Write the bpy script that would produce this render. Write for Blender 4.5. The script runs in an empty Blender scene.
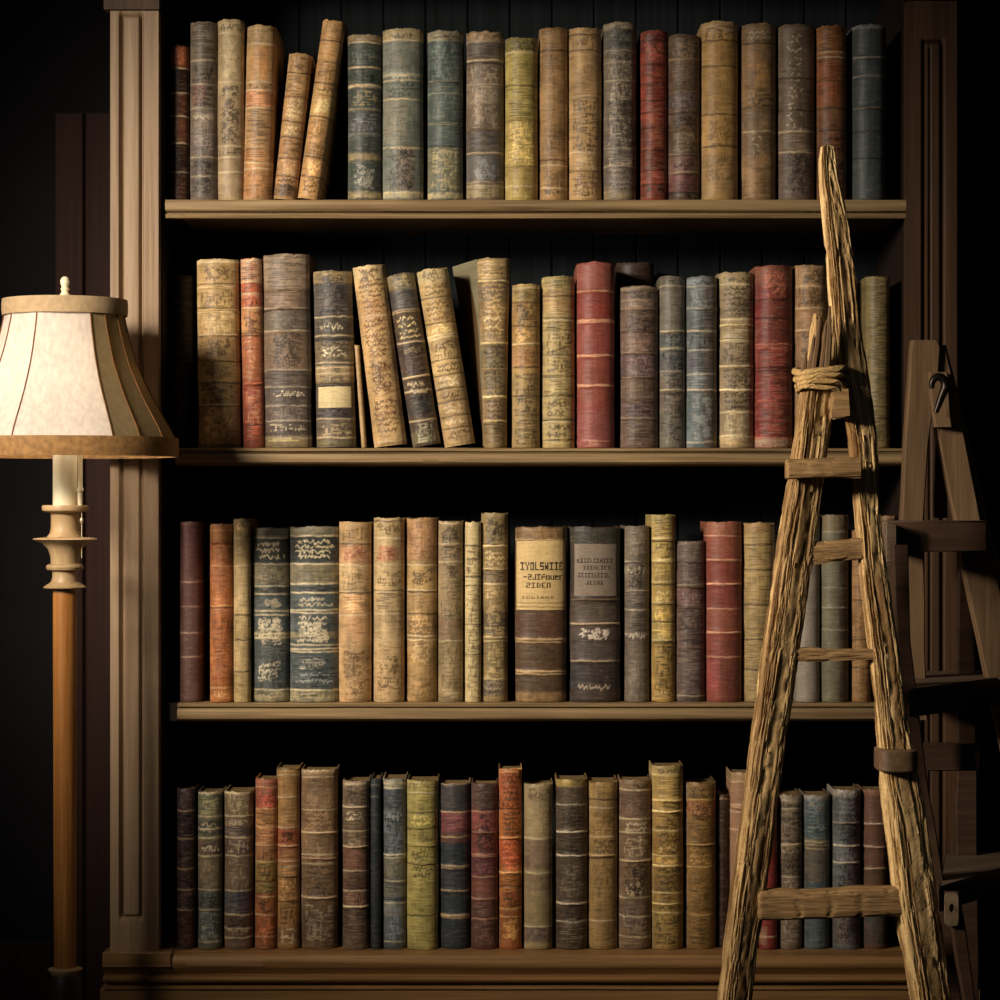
import bpy, math, random
import numpy as np
from mathutils import Vector, Matrix

# ------------------------------------------------------------------ basics
S = 0.0016            # metres per pixel on the front plane of the bookcase
D = 4.0               # camera distance from that plane
ZC = 0.93             # camera height
C = bpy.context.scene.collection

def PX(px, Y=0.0): return (px - 500) * S * (D + Y) / D
def PZ(py, Y=0.0): return ZC + (500 - py) * S * (D + Y) / D
def K(Y): return S * (D + Y) / D

def lin(h):
    if isinstance(h, str):
        h = tuple(int(h[i:i+2], 16) / 255 for i in (0, 2, 4))
    return tuple(((c + .055) / 1.055) ** 2.4 if c > .04045 else c / 12.92 for c in h)

def empty(name, label, cat, loc=(0, 0, 0), group=None):
    o = bpy.data.objects.new(name, None); C.objects.link(o)
    o.location = loc; o['label'] = label; o['category'] = cat
    if group: o['group'] = group
    return o

def link(name, me, mat, parent=None, label=None):
    o = bpy.data.objects.new(name, me); C.objects.link(o)
    if mat: me.materials.append(mat)
    if parent: o.parent = parent
    if label: o['label'] = label
    return o

def finish(me, ang=40):
    me.validate(); me.update()
    me.polygons.foreach_set('use_smooth', [True] * len(me.polygons))
    me.set_sharp_from_angle(angle=math.radians(ang))

def mesh(name, v, f, ang=40, col=None):
    me = bpy.data.meshes.new(name)
    me.from_pydata([tuple(p) for p in v], [], f)
    if col is not None:
        a = me.color_attributes.new('Col', 'FLOAT_COLOR', 'POINT')
        c = np.ones((len(v), 4), np.float32); c[:, :3] = col
        a.data.foreach_set('color', c.ravel())
    finish(me, ang)
    return me

# ------------------------------------------------------------------ noise
def vnoise(u, v, seed=0):
    r = np.random.RandomState(seed % 100000)
    T = r.rand(64, 64)
    u = np.asarray(u, float); v = np.asarray(v, float)
    iu = np.floor(u).astype(int); iv = np.floor(v).astype(int)
    fu = u - iu; fv = v - iv
    fu = fu * fu * (3 - 2 * fu); fv = fv * fv * (3 - 2 * fv)
    a = T[iu % 64, iv % 64]; b = T[(iu + 1) % 64, iv % 64]
    c = T[iu % 64, (iv + 1) % 64]; d = T[(iu + 1) % 64, (iv + 1) % 64]
    return (a * (1 - fu) + b * fu) * (1 - fv) + (c * (1 - fu) + d * fu) * fv

def fbm(u, v, seed=0, o=3):
    s = 0; a = .5; n = 0
    for k in range(o):
        s = s + a * vnoise(u * 2 ** k, v * 2 ** k, seed + k * 17); n += a; a *= .5
    return s / n

# ------------------------------------------------------------------ materials
def newmat(name):
    m = bpy.data.materials.new(name); m.use_nodes = True
    nt = m.node_tree; b = nt.nodes['Principled BSDF']
    return m, nt, b

def wood(name, c1, c2, axis='Z', fine=60, stretch=.04, rough=.6, bump=.3, spec=.3, dist=.002):
    m, nt, b = newmat(name)
    tc = nt.nodes.new('ShaderNodeTexCoord'); mp = nt.nodes.new('ShaderNodeMapping')
    sc = [1, 1, 1]; sc['XYZ'.index(axis)] = stretch
    mp.inputs['Scale'].default_value = sc
    nt.links.new(tc.outputs['Object'], mp.inputs['Vector'])
    n = nt.nodes.new('ShaderNodeTexNoise'); n.inputs['Scale'].default_value = fine
    n.inputs['Detail'].default_value = 6; n.inputs['Roughness'].default_value = .65
    nt.links.new(mp.outputs[0], n.inputs['Vector'])
    n2 = nt.nodes.new('ShaderNodeTexNoise'); n2.inputs['Scale'].default_value = fine * 3.7
    n2.inputs['Detail'].default_value = 3
    nt.links.new(mp.outputs[0], n2.inputs['Vector'])
    mx = nt.nodes.new('ShaderNodeMath'); mx.operation = 'MULTIPLY_ADD'
    mx.inputs[1].default_value = .45; nt.links.new(n2.outputs[0], mx.inputs[0]); nt.links.new(n.outputs[0], mx.inputs[2])
    cr = nt.nodes.new('ShaderNodeValToRGB')
    cr.color_ramp.elements[0].position = .52; cr.color_ramp.elements[0].color = (*lin(c1), 1)
    cr.color_ramp.elements[1].position = .92; cr.color_ramp.elements[1].color = (*lin(c2), 1)
    nt.links.new(mx.outputs[0], cr.inputs[0]); nt.links.new(cr.outputs[0], b.inputs['Base Color'])
    bp = nt.nodes.new('ShaderNodeBump'); bp.inputs['Strength'].default_value = bump
    bp.inputs['Distance'].default_value = dist
    nt.links.new(mx.outputs[0], bp.inputs['Height']); nt.links.new(bp.outputs[0], b.inputs['Normal'])
    b.inputs['Roughness'].default_value = rough
    b.inputs['Specular IOR Level'].default_value = spec
    return m

def plain(name, c, rough=.6, metal=0, noise=.25, scale=30, spec=.3):
    m, nt, b = newmat(name)
    tc = nt.nodes.new('ShaderNodeTexCoord')
    n = nt.nodes.new('ShaderNodeTexNoise'); n.inputs['Scale'].default_value = scale; n.inputs['Detail'].default_value = 5
    nt.links.new(tc.outputs['Object'], n.inputs['Vector'])
    cr = nt.nodes.new('ShaderNodeValToRGB')
    L = lin(c)
    cr.color_ramp.elements[0].position = .3; cr.color_ramp.elements[0].color = (*[x * (1 - noise) for x in L], 1)
    cr.color_ramp.elements[1].position = .7; cr.color_ramp.elements[1].color = (*[min(1, x * (1 + noise)) for x in L], 1)
    nt.links.new(n.outputs[0], cr.inputs[0]); nt.links.new(cr.outputs[0], b.inputs['Base Color'])
    bp = nt.nodes.new('ShaderNodeBump'); bp.inputs['Strength'].default_value = .15; bp.inputs['Distance'].default_value = .002
    nt.links.new(n.outputs[0], bp.inputs['Height']); nt.links.new(bp.outputs[0], b.inputs['Normal'])
    b.inputs['Roughness'].default_value = rough; b.inputs['Metallic'].default_value = metal
    b.inputs['Specular IOR Level'].default_value = spec
    return m

def attrmat(name, rough=.5, spec=.35, bump=.25, scale=420, dist=.0006):
    m, nt, b = newmat(name)
    at = nt.nodes.new('ShaderNodeVertexColor'); at.layer_name = 'Col'
    tc = nt.nodes.new('ShaderNodeTexCoord')
    n = nt.nodes.new('ShaderNodeTexNoise'); n.inputs['Scale'].default_value = scale; n.inputs['Detail'].default_value = 4
    nt.links.new(tc.outputs['Object'], n.inputs['Vector'])
    mr = nt.nodes.new('ShaderNodeMapRange'); mr.inputs[1].default_value = .25; mr.inputs[2].default_value = .75
    mr.inputs[3].default_value = .82; mr.inputs[4].default_value = 1.14
    nt.links.new(n.outputs[0], mr.inputs[0])
    mul = nt.nodes.new('ShaderNodeVectorMath'); mul.operation = 'SCALE'
    nt.links.new(at.outputs[0], mul.inputs[0]); nt.links.new(mr.outputs[0], mul.inputs['Scale'])
    nt.links.new(mul.outputs[0], b.inputs['Base Color'])
    bp = nt.nodes.new('ShaderNodeBump'); bp.inputs['Strength'].default_value = bump; bp.inputs['Distance'].default_value = dist
    nt.links.new(n.outputs[0], bp.inputs['Height']); nt.links.new(bp.outputs[0], b.inputs['Normal'])
    b.inputs['Roughness'].default_value = rough; b.inputs['Specular IOR Level'].default_value = spec
    return m

M = {}
M['leather'] = attrmat('worn_leather', .5, .3)
M['label'] = attrmat('label_leather', .55, .25)
M['gilt'] = plain('gilt_line', 'b49a68', .4, .25, .4, 300, .5)
M['paper'] = wood('page_edges', '6b5334', '9c8358', 'Z', 300, .02, .9, .3, .1, .0005)
M['pilaster'] = wood('lit_pilaster_wood', '7c634b', 'a1886a', 'Z', 42, .03, .5, .35, .3)
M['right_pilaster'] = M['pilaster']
M['shelf'] = wood('bookcase_shelf_wood', '5e4830', '9f855e', 'X', 60, .03, .45, .4, .35)
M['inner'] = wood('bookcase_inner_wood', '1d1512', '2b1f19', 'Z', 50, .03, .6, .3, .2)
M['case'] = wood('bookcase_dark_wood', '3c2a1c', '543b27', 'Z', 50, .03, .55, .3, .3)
M['plinth'] = wood('bookcase_plinth_wood', '6c4b2d', 'a27a4a', 'X', 50, .03, .4, .35, .45)
M['back'] = wood('painted_back_boards', '15191a', '22282a', 'Z', 40, .03, .85, .3, .1)
M['wall'] = plain('dark_plaster', '232122', .9, 0, .15, 4, .05)
M['floor'] = wood('dark_floor_boards', '1c120c', '2c1d12', 'X', 40, .05, .5, .3, .3)
M['panel'] = wood('wall_panel_wood', '2a1a16', '3a251d', 'Z', 50, .03, .7, .3, .15)
M['straw'] = attrmat('weathered_ladder_wood', .75, .15, .6, 260, .0015)
M['rung'] = wood('ladder_rung_wood', '634a2f', 'a08158', 'X', 150, .05, .75, .8, .1, .004)
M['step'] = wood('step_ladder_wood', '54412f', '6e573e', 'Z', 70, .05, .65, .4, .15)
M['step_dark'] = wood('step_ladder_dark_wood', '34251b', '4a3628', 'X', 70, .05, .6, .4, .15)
M['tread_top'] = wood('step_ladder_tread_wood', '4a3c30', '645444', 'X', 70, .05, .6, .4, .2)
M['rope'] = plain('twisted_fibre', 'a08355', .9, 0, .4, 250, .1)
M['strap'] = plain('dark_strap', '5a4530', .5, 0, .3, 80, .4)
M['iron'] = plain('blackened_iron', '241d18', .35, .8, .3, 80, .5)
M['worn_metal'] = plain('worn_plate', '857058', .5, .2, .4, 60, .4)
M['pole'] = wood('lamp_pole_wood', '8a5524', 'b87d3e', 'Z', 50, .05, .45, .3, .35)
M['turned'] = wood('turned_cream_wood', '9a7d58', 'b89b72', 'Z', 40, .2, .45, .2, .35)
M['candle'] = plain('cream_tube', 'ded6b4', .4, 0, .03, 20, .4)
M['finial'] = plain('ivory_finial', 'd8cba8', .4, 0, .08, 60, .4)
M['trim_top'] = plain('tan_trim', 'a38a68', .7, 0, .15, 120, .2)
M['trim'] = plain('gold_brown_trim', '86633a', .7, 0, .3, 120, .2)
M['seam'] = plain('brown_piping', '6e4826', .7, 0, .2, 120, .2)
M['lampbase'] = plain('dark_lamp_base', '2c241e', .5, 0, .3, 40, .3)
M['chain'] = plain('pale_brass', 'b8a888', .35, .6, .2, 60, .5)

def fabric(name, c, tr):
    m, nt, b = newmat(name)
    out = nt.nodes['Material Output']
    tc = nt.nodes.new('ShaderNodeTexCoord')
    n = nt.nodes.new('ShaderNodeTexNoise'); n.inputs['Scale'].default_value = 160; n.inputs['Detail'].default_value = 5
    mp = nt.nodes.new('ShaderNodeMapping'); mp.inputs['Scale'].default_value = (1, 1, .35)
    nt.links.new(tc.outputs['Object'], mp.inputs[0]); nt.links.new(mp.outputs[0], n.inputs['Vector'])
    cr = nt.nodes.new('ShaderNodeValToRGB')
    L = lin(c)
    cr.color_ramp.elements[0].position = .3; cr.color_ramp.elements[0].color = (*[x * .86 for x in L], 1)
    cr.color_ramp.elements[1].position = .7; cr.color_ramp.elements[1].color = (*[min(1, x * 1.08) for x in L], 1)
    nt.links.new(n.outputs[0], cr.inputs[0])
    nt.links.new(cr.outputs[0], b.inputs['Base Color']); b.inputs['Roughness'].default_value = .8
    b.inputs['Specular IOR Level'].default_value = .1
    t = nt.nodes.new('ShaderNodeBsdfTranslucent'); nt.links.new(cr.outputs[0], t.inputs[0])
    mx = nt.nodes.new('ShaderNodeMixShader'); mx.inputs[0].default_value = tr
    nt.links.new(b.outputs[0], mx.inputs[1]); nt.links.new(t.outputs[0], mx.inputs[2])
    nt.links.new(mx.outputs[0], out.inputs[0])
    return m
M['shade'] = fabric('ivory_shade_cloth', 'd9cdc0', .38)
M['shade2'] = fabric('darker_olive_cloth', '8f7c5a', .34)  # darker olive cloth colour for the right-hand panels
mb, nt, b = newmat('warm_bulb')
b.inputs['Base Color'].default_value = (1, .9, .7, 1)
b.inputs['Emission Color'].default_value = (1, .90, .80, 1); b.inputs['Emission Strength'].default_value = 48
M['bulb'] = mb

# ------------------------------------------------------------------ mesh helpers
def box_vf(x0, x1, y0, y1, z0, z1, bev=.0015):
    """bevelled box as a stack of rounded-corner profiles along z"""
    b = min(bev, abs(x1 - x0) * .3, abs(y1 - y0) * .3, abs(z1 - z0) * .3)
    def ring(i, z):
        a, c, d, e = x0 + i, x1 - i, y0 + i, y1 - i
        return [(a + b, d, z), (c - b, d, z), (c, d + b, z), (c, e - b, z), (c - b, e, z), (a + b, e, z), (a, e - b, z), (a, d + b, z)]
    v = ring(b, z0) + ring(0, z0 + b) + ring(0, z1 - b) + ring(b, z1)
    f = [tuple(range(7, -1, -1)), tuple(range(24, 32))]
    for k in range(3):
        for i in range(8):
            j = (i + 1) % 8
            f.append((k * 8 + i, k * 8 + j, k * 8 + 8 + j, k * 8 + 8 + i))
    return v, f

def join(parts):
    V, F = [], []
    for v, f in parts:
        n = len(V); V += [tuple(p) for p in v]; F += [tuple(i + n for i in q) for q in f]
    return V, F

def part_boxes(name, boxes, mat, parent, label=None, bev=.0015):
    v, f = join([box_vf(*b, bev=bev) for b in boxes])
    return link(name, mesh(name, v, f, 30), mat, parent, label)

def extrude_x(profile, x0, x1, n=60, wob=.0, seed=0):
    """profile: list of (y,z) counter-clockwise, extruded along x with a slight hand-worn wobble"""
    v, f = [], []; m = len(profile)
    for i in range(n + 1):
        x = x0 + (x1 - x0) * i / n
        for j, (y, z) in enumerate(profile):
            w = (float(vnoise(x * 9, j * .7, seed)) - .5) * wob
            v.append((x, y + w * .5, z + w))
    for i in range(n):
        for j in range(m):
            k = (j + 1) % m
            f.append((i * m + j, i * m + k, (i + 1) * m + k, (i + 1) * m + j))
    f.append(tuple(range(m - 1, -1, -1))); f.append(tuple(n * m + j for j in range(m)))
    return v, f

def lathe(profile, n=48, cap=True, cx=0, cy=0):
    """profile: list of (r,z) from bottom to top"""
    v, f = [], []; m = len(profile)
    for r, z in profile:
        for i in range(n):
            a = 2 * math.pi * i / n
            v.append((cx + r * math.cos(a), cy + r * math.sin(a), z))
    for k in range(m - 1):
        for i in range(n):
            j = (i + 1) % n
            f.append((k * n + i, k * n + j, (k + 1) * n + j, (k + 1) * n + i))
    if cap:
        f.append(tuple(range(n - 1, -1, -1))); f.append(tuple((m - 1) * n + i for i in range(n)))
    return v, f

def tube(pts, r, n=10):
    v, f = [], []; pts = [Vector(p) for p in pts]
    rr = r if isinstance(r, (list, tuple)) else [r] * len(pts)
    up = Vector((0.02, -1, 0.1)).normalized()
    for k, p in enumerate(pts):
        t = (pts[min(k + 1, len(pts) - 1)] - pts[max(k - 1, 0)]).normalized()
        a = t.cross(up)
        if a.length < .05: a = t.cross(Vector((1, 0, 0)))
        a.normalize(); b2 = t.cross(a).normalized()
        for i in range(n):
            q = 2 * math.pi * i / n
            v.append(p + a * math.cos(q) * rr[k] + b2 * math.sin(q) * rr[k])
    for k in range(len(pts) - 1):
        for i in range(n):
            j = (i + 1) % n
            f.append((k * n + i, k * n + j, (k + 1) * n + j, (k + 1) * n + i))
    f.append(tuple(range(n - 1, -1, -1))); f.append(tuple((len(pts) - 1) * n + i for i in range(n)))
    return v, f

def relief(x0, x1, z0, z1, yf, yb, fn, nx, nz):
    """board whose front face is a height field: fn(X,Z) = how far the face is cut back"""
    xs = np.linspace(x0, x1, nx); zs = np.linspace(z0, z1, nz)
    X, Z = np.meshgrid(xs, zs)
    Y = yf + fn(X, Z)
    v = list(zip(X.ravel(), Y.ravel(), Z.ravel()))
    f = []
    for k in range(nz - 1):
        for i in range(nx - 1):
            a = k * nx + i
            f.append((a, a + 1, a + nx + 1, a + nx))
    n = len(v)
    v += [(x0, yb, z0), (x1, yb, z0), (x1, yb, z1), (x0, yb, z1)]
    bot = list(range(nx)); top = [(nz - 1) * nx + i for i in range(nx)]
    L = [k * nx for k in range(nz)]; R = [k * nx + nx - 1 for k in range(nz)]
    f.append(tuple([n, n + 1] + bot[::-1])); f.append(tuple(top + [n + 2, n + 3]))
    f.append(tuple([n] + L + [n + 3])); f.append(tuple([n + 2] + R[::-1] + [n + 1]))
    f.append((n + 1, n, n + 3, n + 2))
    return v, f

def struct(name, v, f, mat):
    o = link(name, mesh(name, v, f, 30), mat); o['kind'] = 'structure'; return o

# ------------------------------------------------------------------ the room
v, f = box_vf(-3, 3, -4.6, .36, -.06, 0, .002); struct('floor', v, f, M['floor'])
v, f = box_vf(-3, 3, .36, .46, 0, 2.9, .002); struct('wall_back', v, f, M['wall'])
# tall wainscot boards on the wall, left of the bookcase
def cutl(X, Z): return .004 * np.exp(-((X - (PX(84, .33))) / .002) ** 2) * 2
v, f = relief(PX(55, .33), PX(112, .33) + .03, 0, PZ(113, .33), .335, .36, cutl, 60, 40)
struct('trim_1', v, f, M['panel'])
v, f = box_vf(-3, PX(50, .33), .345, .36, 0, .16, .002); struct('baseboard_left', v, f, M['panel'])

# ------------------------------------------------------------------ bookcase
case = empty('bookcase', 'tall dark wooden bookcase with fluted pilasters holding four rows of old books', 'bookcase', (0, 0, 0))
IX0, IX1 = PX(162), PX(906)
ZT = PZ(-40)
part_boxes('back_panel', [(IX0 - .02 + (IX1 - IX0 + .04) * i / 17, IX0 - .02 + (IX1 - IX0 + .04) * (i + 1) / 17 - .0008, .30, .315, PZ(960), ZT) for i in range(17)], M['back'], case, 'blue-black boarded back', .003)
part_boxes('side_panel', [(PX(130), IX0, .012, .30, .02, ZT)], M['inner'], case)
part_boxes('side_panel', [(IX1, PX(940), .012, .30, .02, ZT)], M['inner'], case)

def flutes(g0, g1, zlo, zhi, w=.0032, dep=.009):
    def fn(X, Z):
        inz = 1 / (1 + np.exp(-(Z - zlo) / .0015)) * 1 / (1 + np.exp((Z - zhi) / .0015))
        c = 0
        for g in (g0, g1): c = c + np.exp(-np.abs((X - g) / w) ** 4)
        inside = ((X > g0) & (X < g1)) * .0015
        # top and bottom mitre lines of the inset panel
        hx = 1 / (1 + np.exp(-(X - g0) / .001)) * 1 / (1 + np.exp((X - g1) / .001))
        c2 = (np.exp(-((Z - zhi) / .002) ** 2) + np.exp(-((Z - zlo) / .002) ** 2)) * hx
        wear = (fbm(X * 60, Z * 3, 5) - .5) * .0012
        return dep * np.clip(c * inz + .7 * c2, 0, 1) + inside * inz + wear
    return fn
v, f = relief(PX(112), PX(160), PZ(953), PZ(13), -.018, .012, flutes(PX(123.3), PX(143), PZ(915), PZ(17)), 72, 420)
link('pilaster', mesh('pilaster', v, f, 50), M['pilaster'], case, 'left pilaster with narrow inset panel, lit by the lamp')  # lamp light put into a paler wood colour than the right pilaster
def fl2(X, Z):
    a = flutes(PX(921.5), PX(940), PZ(915), PZ(44), .003, .010)(X, Z)
    b = .004 * np.exp(-((X - PX(928)) / .0016) ** 2) * (Z < PZ(50)) * (Z > PZ(905))
    return a + b
v, f = relief(PX(905), PX(955), PZ(953), PZ(3), -.018, .012, fl2, 76, 420)
link('pilaster', mesh('pilaster', v, f, 50), M['case'], case, 'right pilaster with narrow inset panel, in shade')  # twin of the left pilaster, its shade put into a darker wood colour
# cornice board over the pilasters
v, f = extrude_x([(.0, PZ(13)), (-.02, PZ(13)), (-.028, PZ(9)), (-.03, PZ(-20)), (-.05, PZ(-40)), (-.05, ZT + .05), (.0, ZT + .05)], PX(104), IX0 + .0, 20)
part_boxes('top_board', [(PX(112), PX(955), -.01, .315, ZT, ZT + .03)], M['case'], case)
link('cornice', mesh('cornice', *extrude_x([(.011, PZ(12)), (.011, ZT + .06), (-.05, ZT + .06), (-.05, PZ(-35)), (-.03, PZ(-20)), (-.022, PZ(12))], PX(106), PX(161), 20), 30), M['case'], case)
link('cornice', mesh('cornice', *extrude_x([(.011, PZ(2)), (.011, ZT + .06), (-.05, ZT + .06), (-.05, PZ(-35)), (-.03, PZ(-20)), (-.022, PZ(2))], PX(903), PX(961), 20), 30), M['case'], case)

def shelf(pt, pb, style, seed):
    zt, zb = PZ(pt), PZ(pb)
    h = zt - zb
    if style == 0:      # upper: board above, narrow bead below
        prof = [(.30, zt), (.30, zb + .006), (.006, zb + .004), (.002, zb), (-.004, zb + .001), (-.006, zb + .005), (-.004, zb + .008), (.004, zb + .0085), (.004, zb + .0105), (-.008, zb + .012), (-.011, zb + .016), (-.011, zt - .004), (-.009, zt - .001), (-.004, zt)]
    else:
        prof = [(.30, zt), (.30, zb + .004), (.01, zb + .002), (.008, zb + .0025), (.0, zb + .003), (-.006, zb + .005), (-.010, zb + .008), (-.011, zb + .016), (-.010, zt - .010), (-.006, zt - .0085), (-.002, zt - .0075), (-.002, zt - .0055), (-.008, zt - .005), (-.009, zt - .001), (-.004, zt)]
    v, f = extrude_x(prof[::-1], PX((166, 176, 178)[seed - 1]), PX(905), 140, .0008, seed)
    me = mesh('shelf', v, f, 45)
    bmfix(me)
    link('shelf', me, M['shelf'], case)
    part_boxes('shelf_cleat', [(PX(161.5), PX(179), .012, .299, zb + .001, zt - .001)], M['inner'], case)

import bmesh
def bmfix(me):
    bm = bmesh.new(); bm.from_mesh(me); bmesh.ops.recalc_face_normals(bm, faces=bm.faces); bm.to_mesh(me); bm.free()

SH = [(200, 219), (448, 467), (703, 723), (950, 0)]
shelf(200, 219, 0, 1); shelf(448, 467, 1, 2); shelf(703, 723, 1, 3)
zt = PZ(951)
# bottom ledge and its mouldings
prof = [(.30, zt), (-.022, zt), (-.030, zt - .002), (-.034, zt - .008), (-.034, zt - .018), (-.030, zt - .023), (-.020, zt - .030), (-.018, zt - .034),
        (-.030, zt - .036), (-.034, zt - .039), (-.032, zt - .043), (-.020, zt - .046), (-.018, zt - .050), (-.026, zt - .052), (-.026, zt - .056), (.30, zt - .056)]
v, f = extrude_x(prof, PX(103, -.03), PX(977, -.03), 160, .0008, 8)
me = mesh('ledge_moulding', v, f, 40); bmfix(me); link('ledge_moulding', me, M['plinth'], case)
part_boxes('plinth', [(PX(102), PX(978), -.022, .30, 0, zt - .056)], M['plinth'], case)
part_boxes('corner_block', [(PX(106), PX(174), -.038, -.0, PZ(968, -.04), PZ(953, -.04))], M['plinth'], case)

# ------------------------------------------------------------------ books
FONT = {'I': '111010010010111', 'Y': '101101010010010', 'O': '111101101101111', 'L': '100100100100111', 'S': '111100111001111',
        'W': '101101111111101', 'E': '111100110100111', '2': '111001111100111', 'J': '001001001101111', 'f': '011100111100100', 'o': '000111101101111',
        'u': '000101101101111', 'e': '000111111100111', 'r': '000111100100100', 'N': '111101101101101', 'D': '110101101101110', '-': '000000111000000',
        'T': '111010010010010', 'A': '010101111101101', 'X': '101101010101101', 'C': '111100100100111', 'l': '010010010010010', ' ': '0' * 15}

class Canvas:
    def __init__(s, w, h, res):
        s.res = res; s.w, s.h = w, h
        s.nx = max(8, int(w / res)); s.ny = max(8, int(h / res))
        s.U, s.V = np.meshgrid(np.linspace(0, w, s.nx), np.linspace(0, h, s.ny))   # px from left / from top
        s.col = np.zeros((s.ny, s.nx, 3)); s.H = np.zeros((s.ny, s.nx))
    def fill(s, c): s.col[:] = lin(c)
    def mixin(s, m, c):
        s.col = s.col * (1 - m[..., None]) + np.array(lin(c)) * m[..., None]
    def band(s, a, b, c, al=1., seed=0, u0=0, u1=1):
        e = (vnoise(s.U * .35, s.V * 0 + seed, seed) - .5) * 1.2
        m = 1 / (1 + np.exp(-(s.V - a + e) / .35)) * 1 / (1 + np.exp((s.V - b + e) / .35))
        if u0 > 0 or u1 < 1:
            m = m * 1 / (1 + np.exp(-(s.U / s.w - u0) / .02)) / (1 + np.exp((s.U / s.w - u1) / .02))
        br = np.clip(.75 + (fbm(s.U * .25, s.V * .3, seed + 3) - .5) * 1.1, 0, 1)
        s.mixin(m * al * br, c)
    def line(s, y, c, th=.7, al=.9, seed=0, h=0):
        slope = (random.random() - .5) * 1.2
        e = (vnoise(s.U * .2, s.V * 0 + y, seed) - .5) * .9 + slope * (s.U / s.w - .5)
        m = np.exp(-((s.V - y + e) / th) ** 2)
        br = np.clip(.55 + (vnoise(s.U * .3, s.V * 0 + y * .37, seed + 9)) * .8, 0, 1)
        s.mixin(m * al * br, c); s.H += h * m
    def splat(s, mask, x, y, val=1.):
        val *= 1.25
        gx = x / s.w * (s.nx - 1); gy = y / s.h * (s.ny - 1)
        i = int(gx); j = int(gy); fx = gx - i; fy = gy - j
        for dj, wy in ((0, 1 - fy), (1, fy)):
            for di, wx in ((0, 1 - fx), (1, fx)):
                jj, ii = j + dj, i + di
                if 0 <= jj < s.ny and 0 <= ii < s.nx: mask[jj, ii] = min(1, mask[jj, ii] + wx * wy * val)
    def seg(s, mask, x0, y0, x1, y1, val=1.):
        n = max(2, int(math.hypot(x1 - x0, y1 - y0) / (s.res * .5)))
        for k in range(n + 1):
            t = k / n; s.splat(mask, x0 + (x1 - x0) * t, y0 + (y1 - y0) * t, val * .6)
    def text(s, a, b, style, c, al=.9, emb=.00022):
        R = random; m = np.zeros((s.ny, s.nx)); w = s.w
        if style == 'sq':            # rows of cursive-like marks
            rows = max(1, int((b - a) / 5)); rh = (b - a) / rows
            for r in range(rows):
                x = w * (.12 + .1 * R.random()); yb = a + rh * (r + .5); xe = w * (.72 + .2 * R.random())
                px, py = x, yb
                while x < xe:
                    x += R.uniform(.3, 1.7); y = yb + R.uniform(-.42, .42) * rh
                    if R.random() < .10: px, py = x, y; continue
                    s.seg(m, px, py, x, y); px, py = x, y
        elif style == 'box':         # lattice-like tooling
            n = int((b - a) * w / 17)
            for _ in range(n):
                x = R.uniform(.12, .85) * w; y = R.uniform(a, b)
                if R.random() < .5: s.seg(m, x, y, x, min(b, y + R.uniform(2, 6)), .9)
                else: s.seg(m, x, y, min(w * .9, x + R.uniform(2, 8)), y, .9)
        elif style == 'v':           # column of marks up the spine
            y = a
            while y < b:
                for _ in range(3):
                    x = w * R.uniform(.25, .6); s.seg(m, x, y + R.uniform(0, 4), x + R.uniform(-3, 3), y + R.uniform(0, 4))
                y += R.uniform(4, 7)
        elif style == 'fl':          # scroll ornament
            for _ in range(int((b - a) * w / 24)):
                cx = w * R.uniform(.22, .78); cy = R.uniform(a + 2, b - 2); r = R.uniform(1, 2.8); a0 = R.random() * 6.3
                px, py = cx + r * math.cos(a0), cy + r * math.sin(a0)
                for k in range(1, 7):
                    q = a0 + k * .7; x, y = cx + r * math.cos(q) * (1 - k * .05), cy + r * math.sin(q) * (1 - k * .05)
                    s.seg(m, px, py, x, y); px, py = x, y
        elif style == 'fine':        # close horizontal threads
            y = a
            while y < b:
                x = w * R.uniform(.02, .5); s.seg(m, x, y, min(w, x + w * R.uniform(.2, .7)), y + R.uniform(-.4, .4), .8); y += R.uniform(1.2, 3)
        s.mixin(m * al, c); s.H += m * emb
    def words(s, txt, x0, x1, y0, y1, c, al=.95):
        n = len(txt); cw = (x1 - x0) / n; m = np.zeros((s.ny, s.nx))
        for i, ch in enumerate(txt):
            g = FONT.get(ch, FONT['I'])
            ux = (s.U - (x0 + i * cw)) / (cw * .82); vy = (s.V - y0) / (y1 - y0)
            ok = (ux >= 0) & (ux < 1) & (vy >= 0) & (vy < 1)
            ci = np.clip((ux * 3).astype(int), 0, 2); ri = np.clip((vy * 5).astype(int), 0, 4)
            G = np.array([int(q) for q in g]).reshape(5, 3)
            m = np.maximum(m, ok * G[ri, ci])
        s.mixin(m * al, c)
    def wear(s, seed, k=1.):
        U, V = s.U, s.V
        bl = fbm(U * .09 + seed % 13, V * .06, seed, 3) - .5
        vs = fbm(U * .9, V * .05 + seed % 7, seed + 1, 2) - .5          # fibres along the spine
        hs = fbm(U * .07, V * .9, seed + 2, 2) - .5                     # cracks across it
        g = 1 + k * (.9 * bl + .36 * vs + .35 * hs)
        s.col *= np.clip(g, .3, 1.9)[..., None]
        sc = np.clip((fbm(U * .16, V * 1.1, seed + 5, 2) - .63) * 7, 0, 1) * k
        s.col = s.col * (1 - .22 * sc[..., None]) + .22 * sc[..., None] * np.array(lin('b8a988')) * .8
        dk = np.clip((fbm(U * .13 + 4, V * .8 + 9, seed + 6, 2) - .62) * 8, 0, 1) * k
        s.col *= (1 - .3 * dk)[..., None]
        lum = (s.col * (.3, .55, .15)).sum(-1, keepdims=True)
        s.col = (s.col * .82 + lum * .18 * np.array((1.2, 1., .72))) * np.array((1.0, .93, .88))
        ed = np.exp(-((U / s.w - .04) / .03) ** 2) + .6 * np.exp(-((U / s.w - .96) / .03) ** 2)   # rubbed joints
        en = np.clip(fbm(U * .3, V * .12, seed + 8) * 1.6 - .4, 0, 1)
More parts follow.
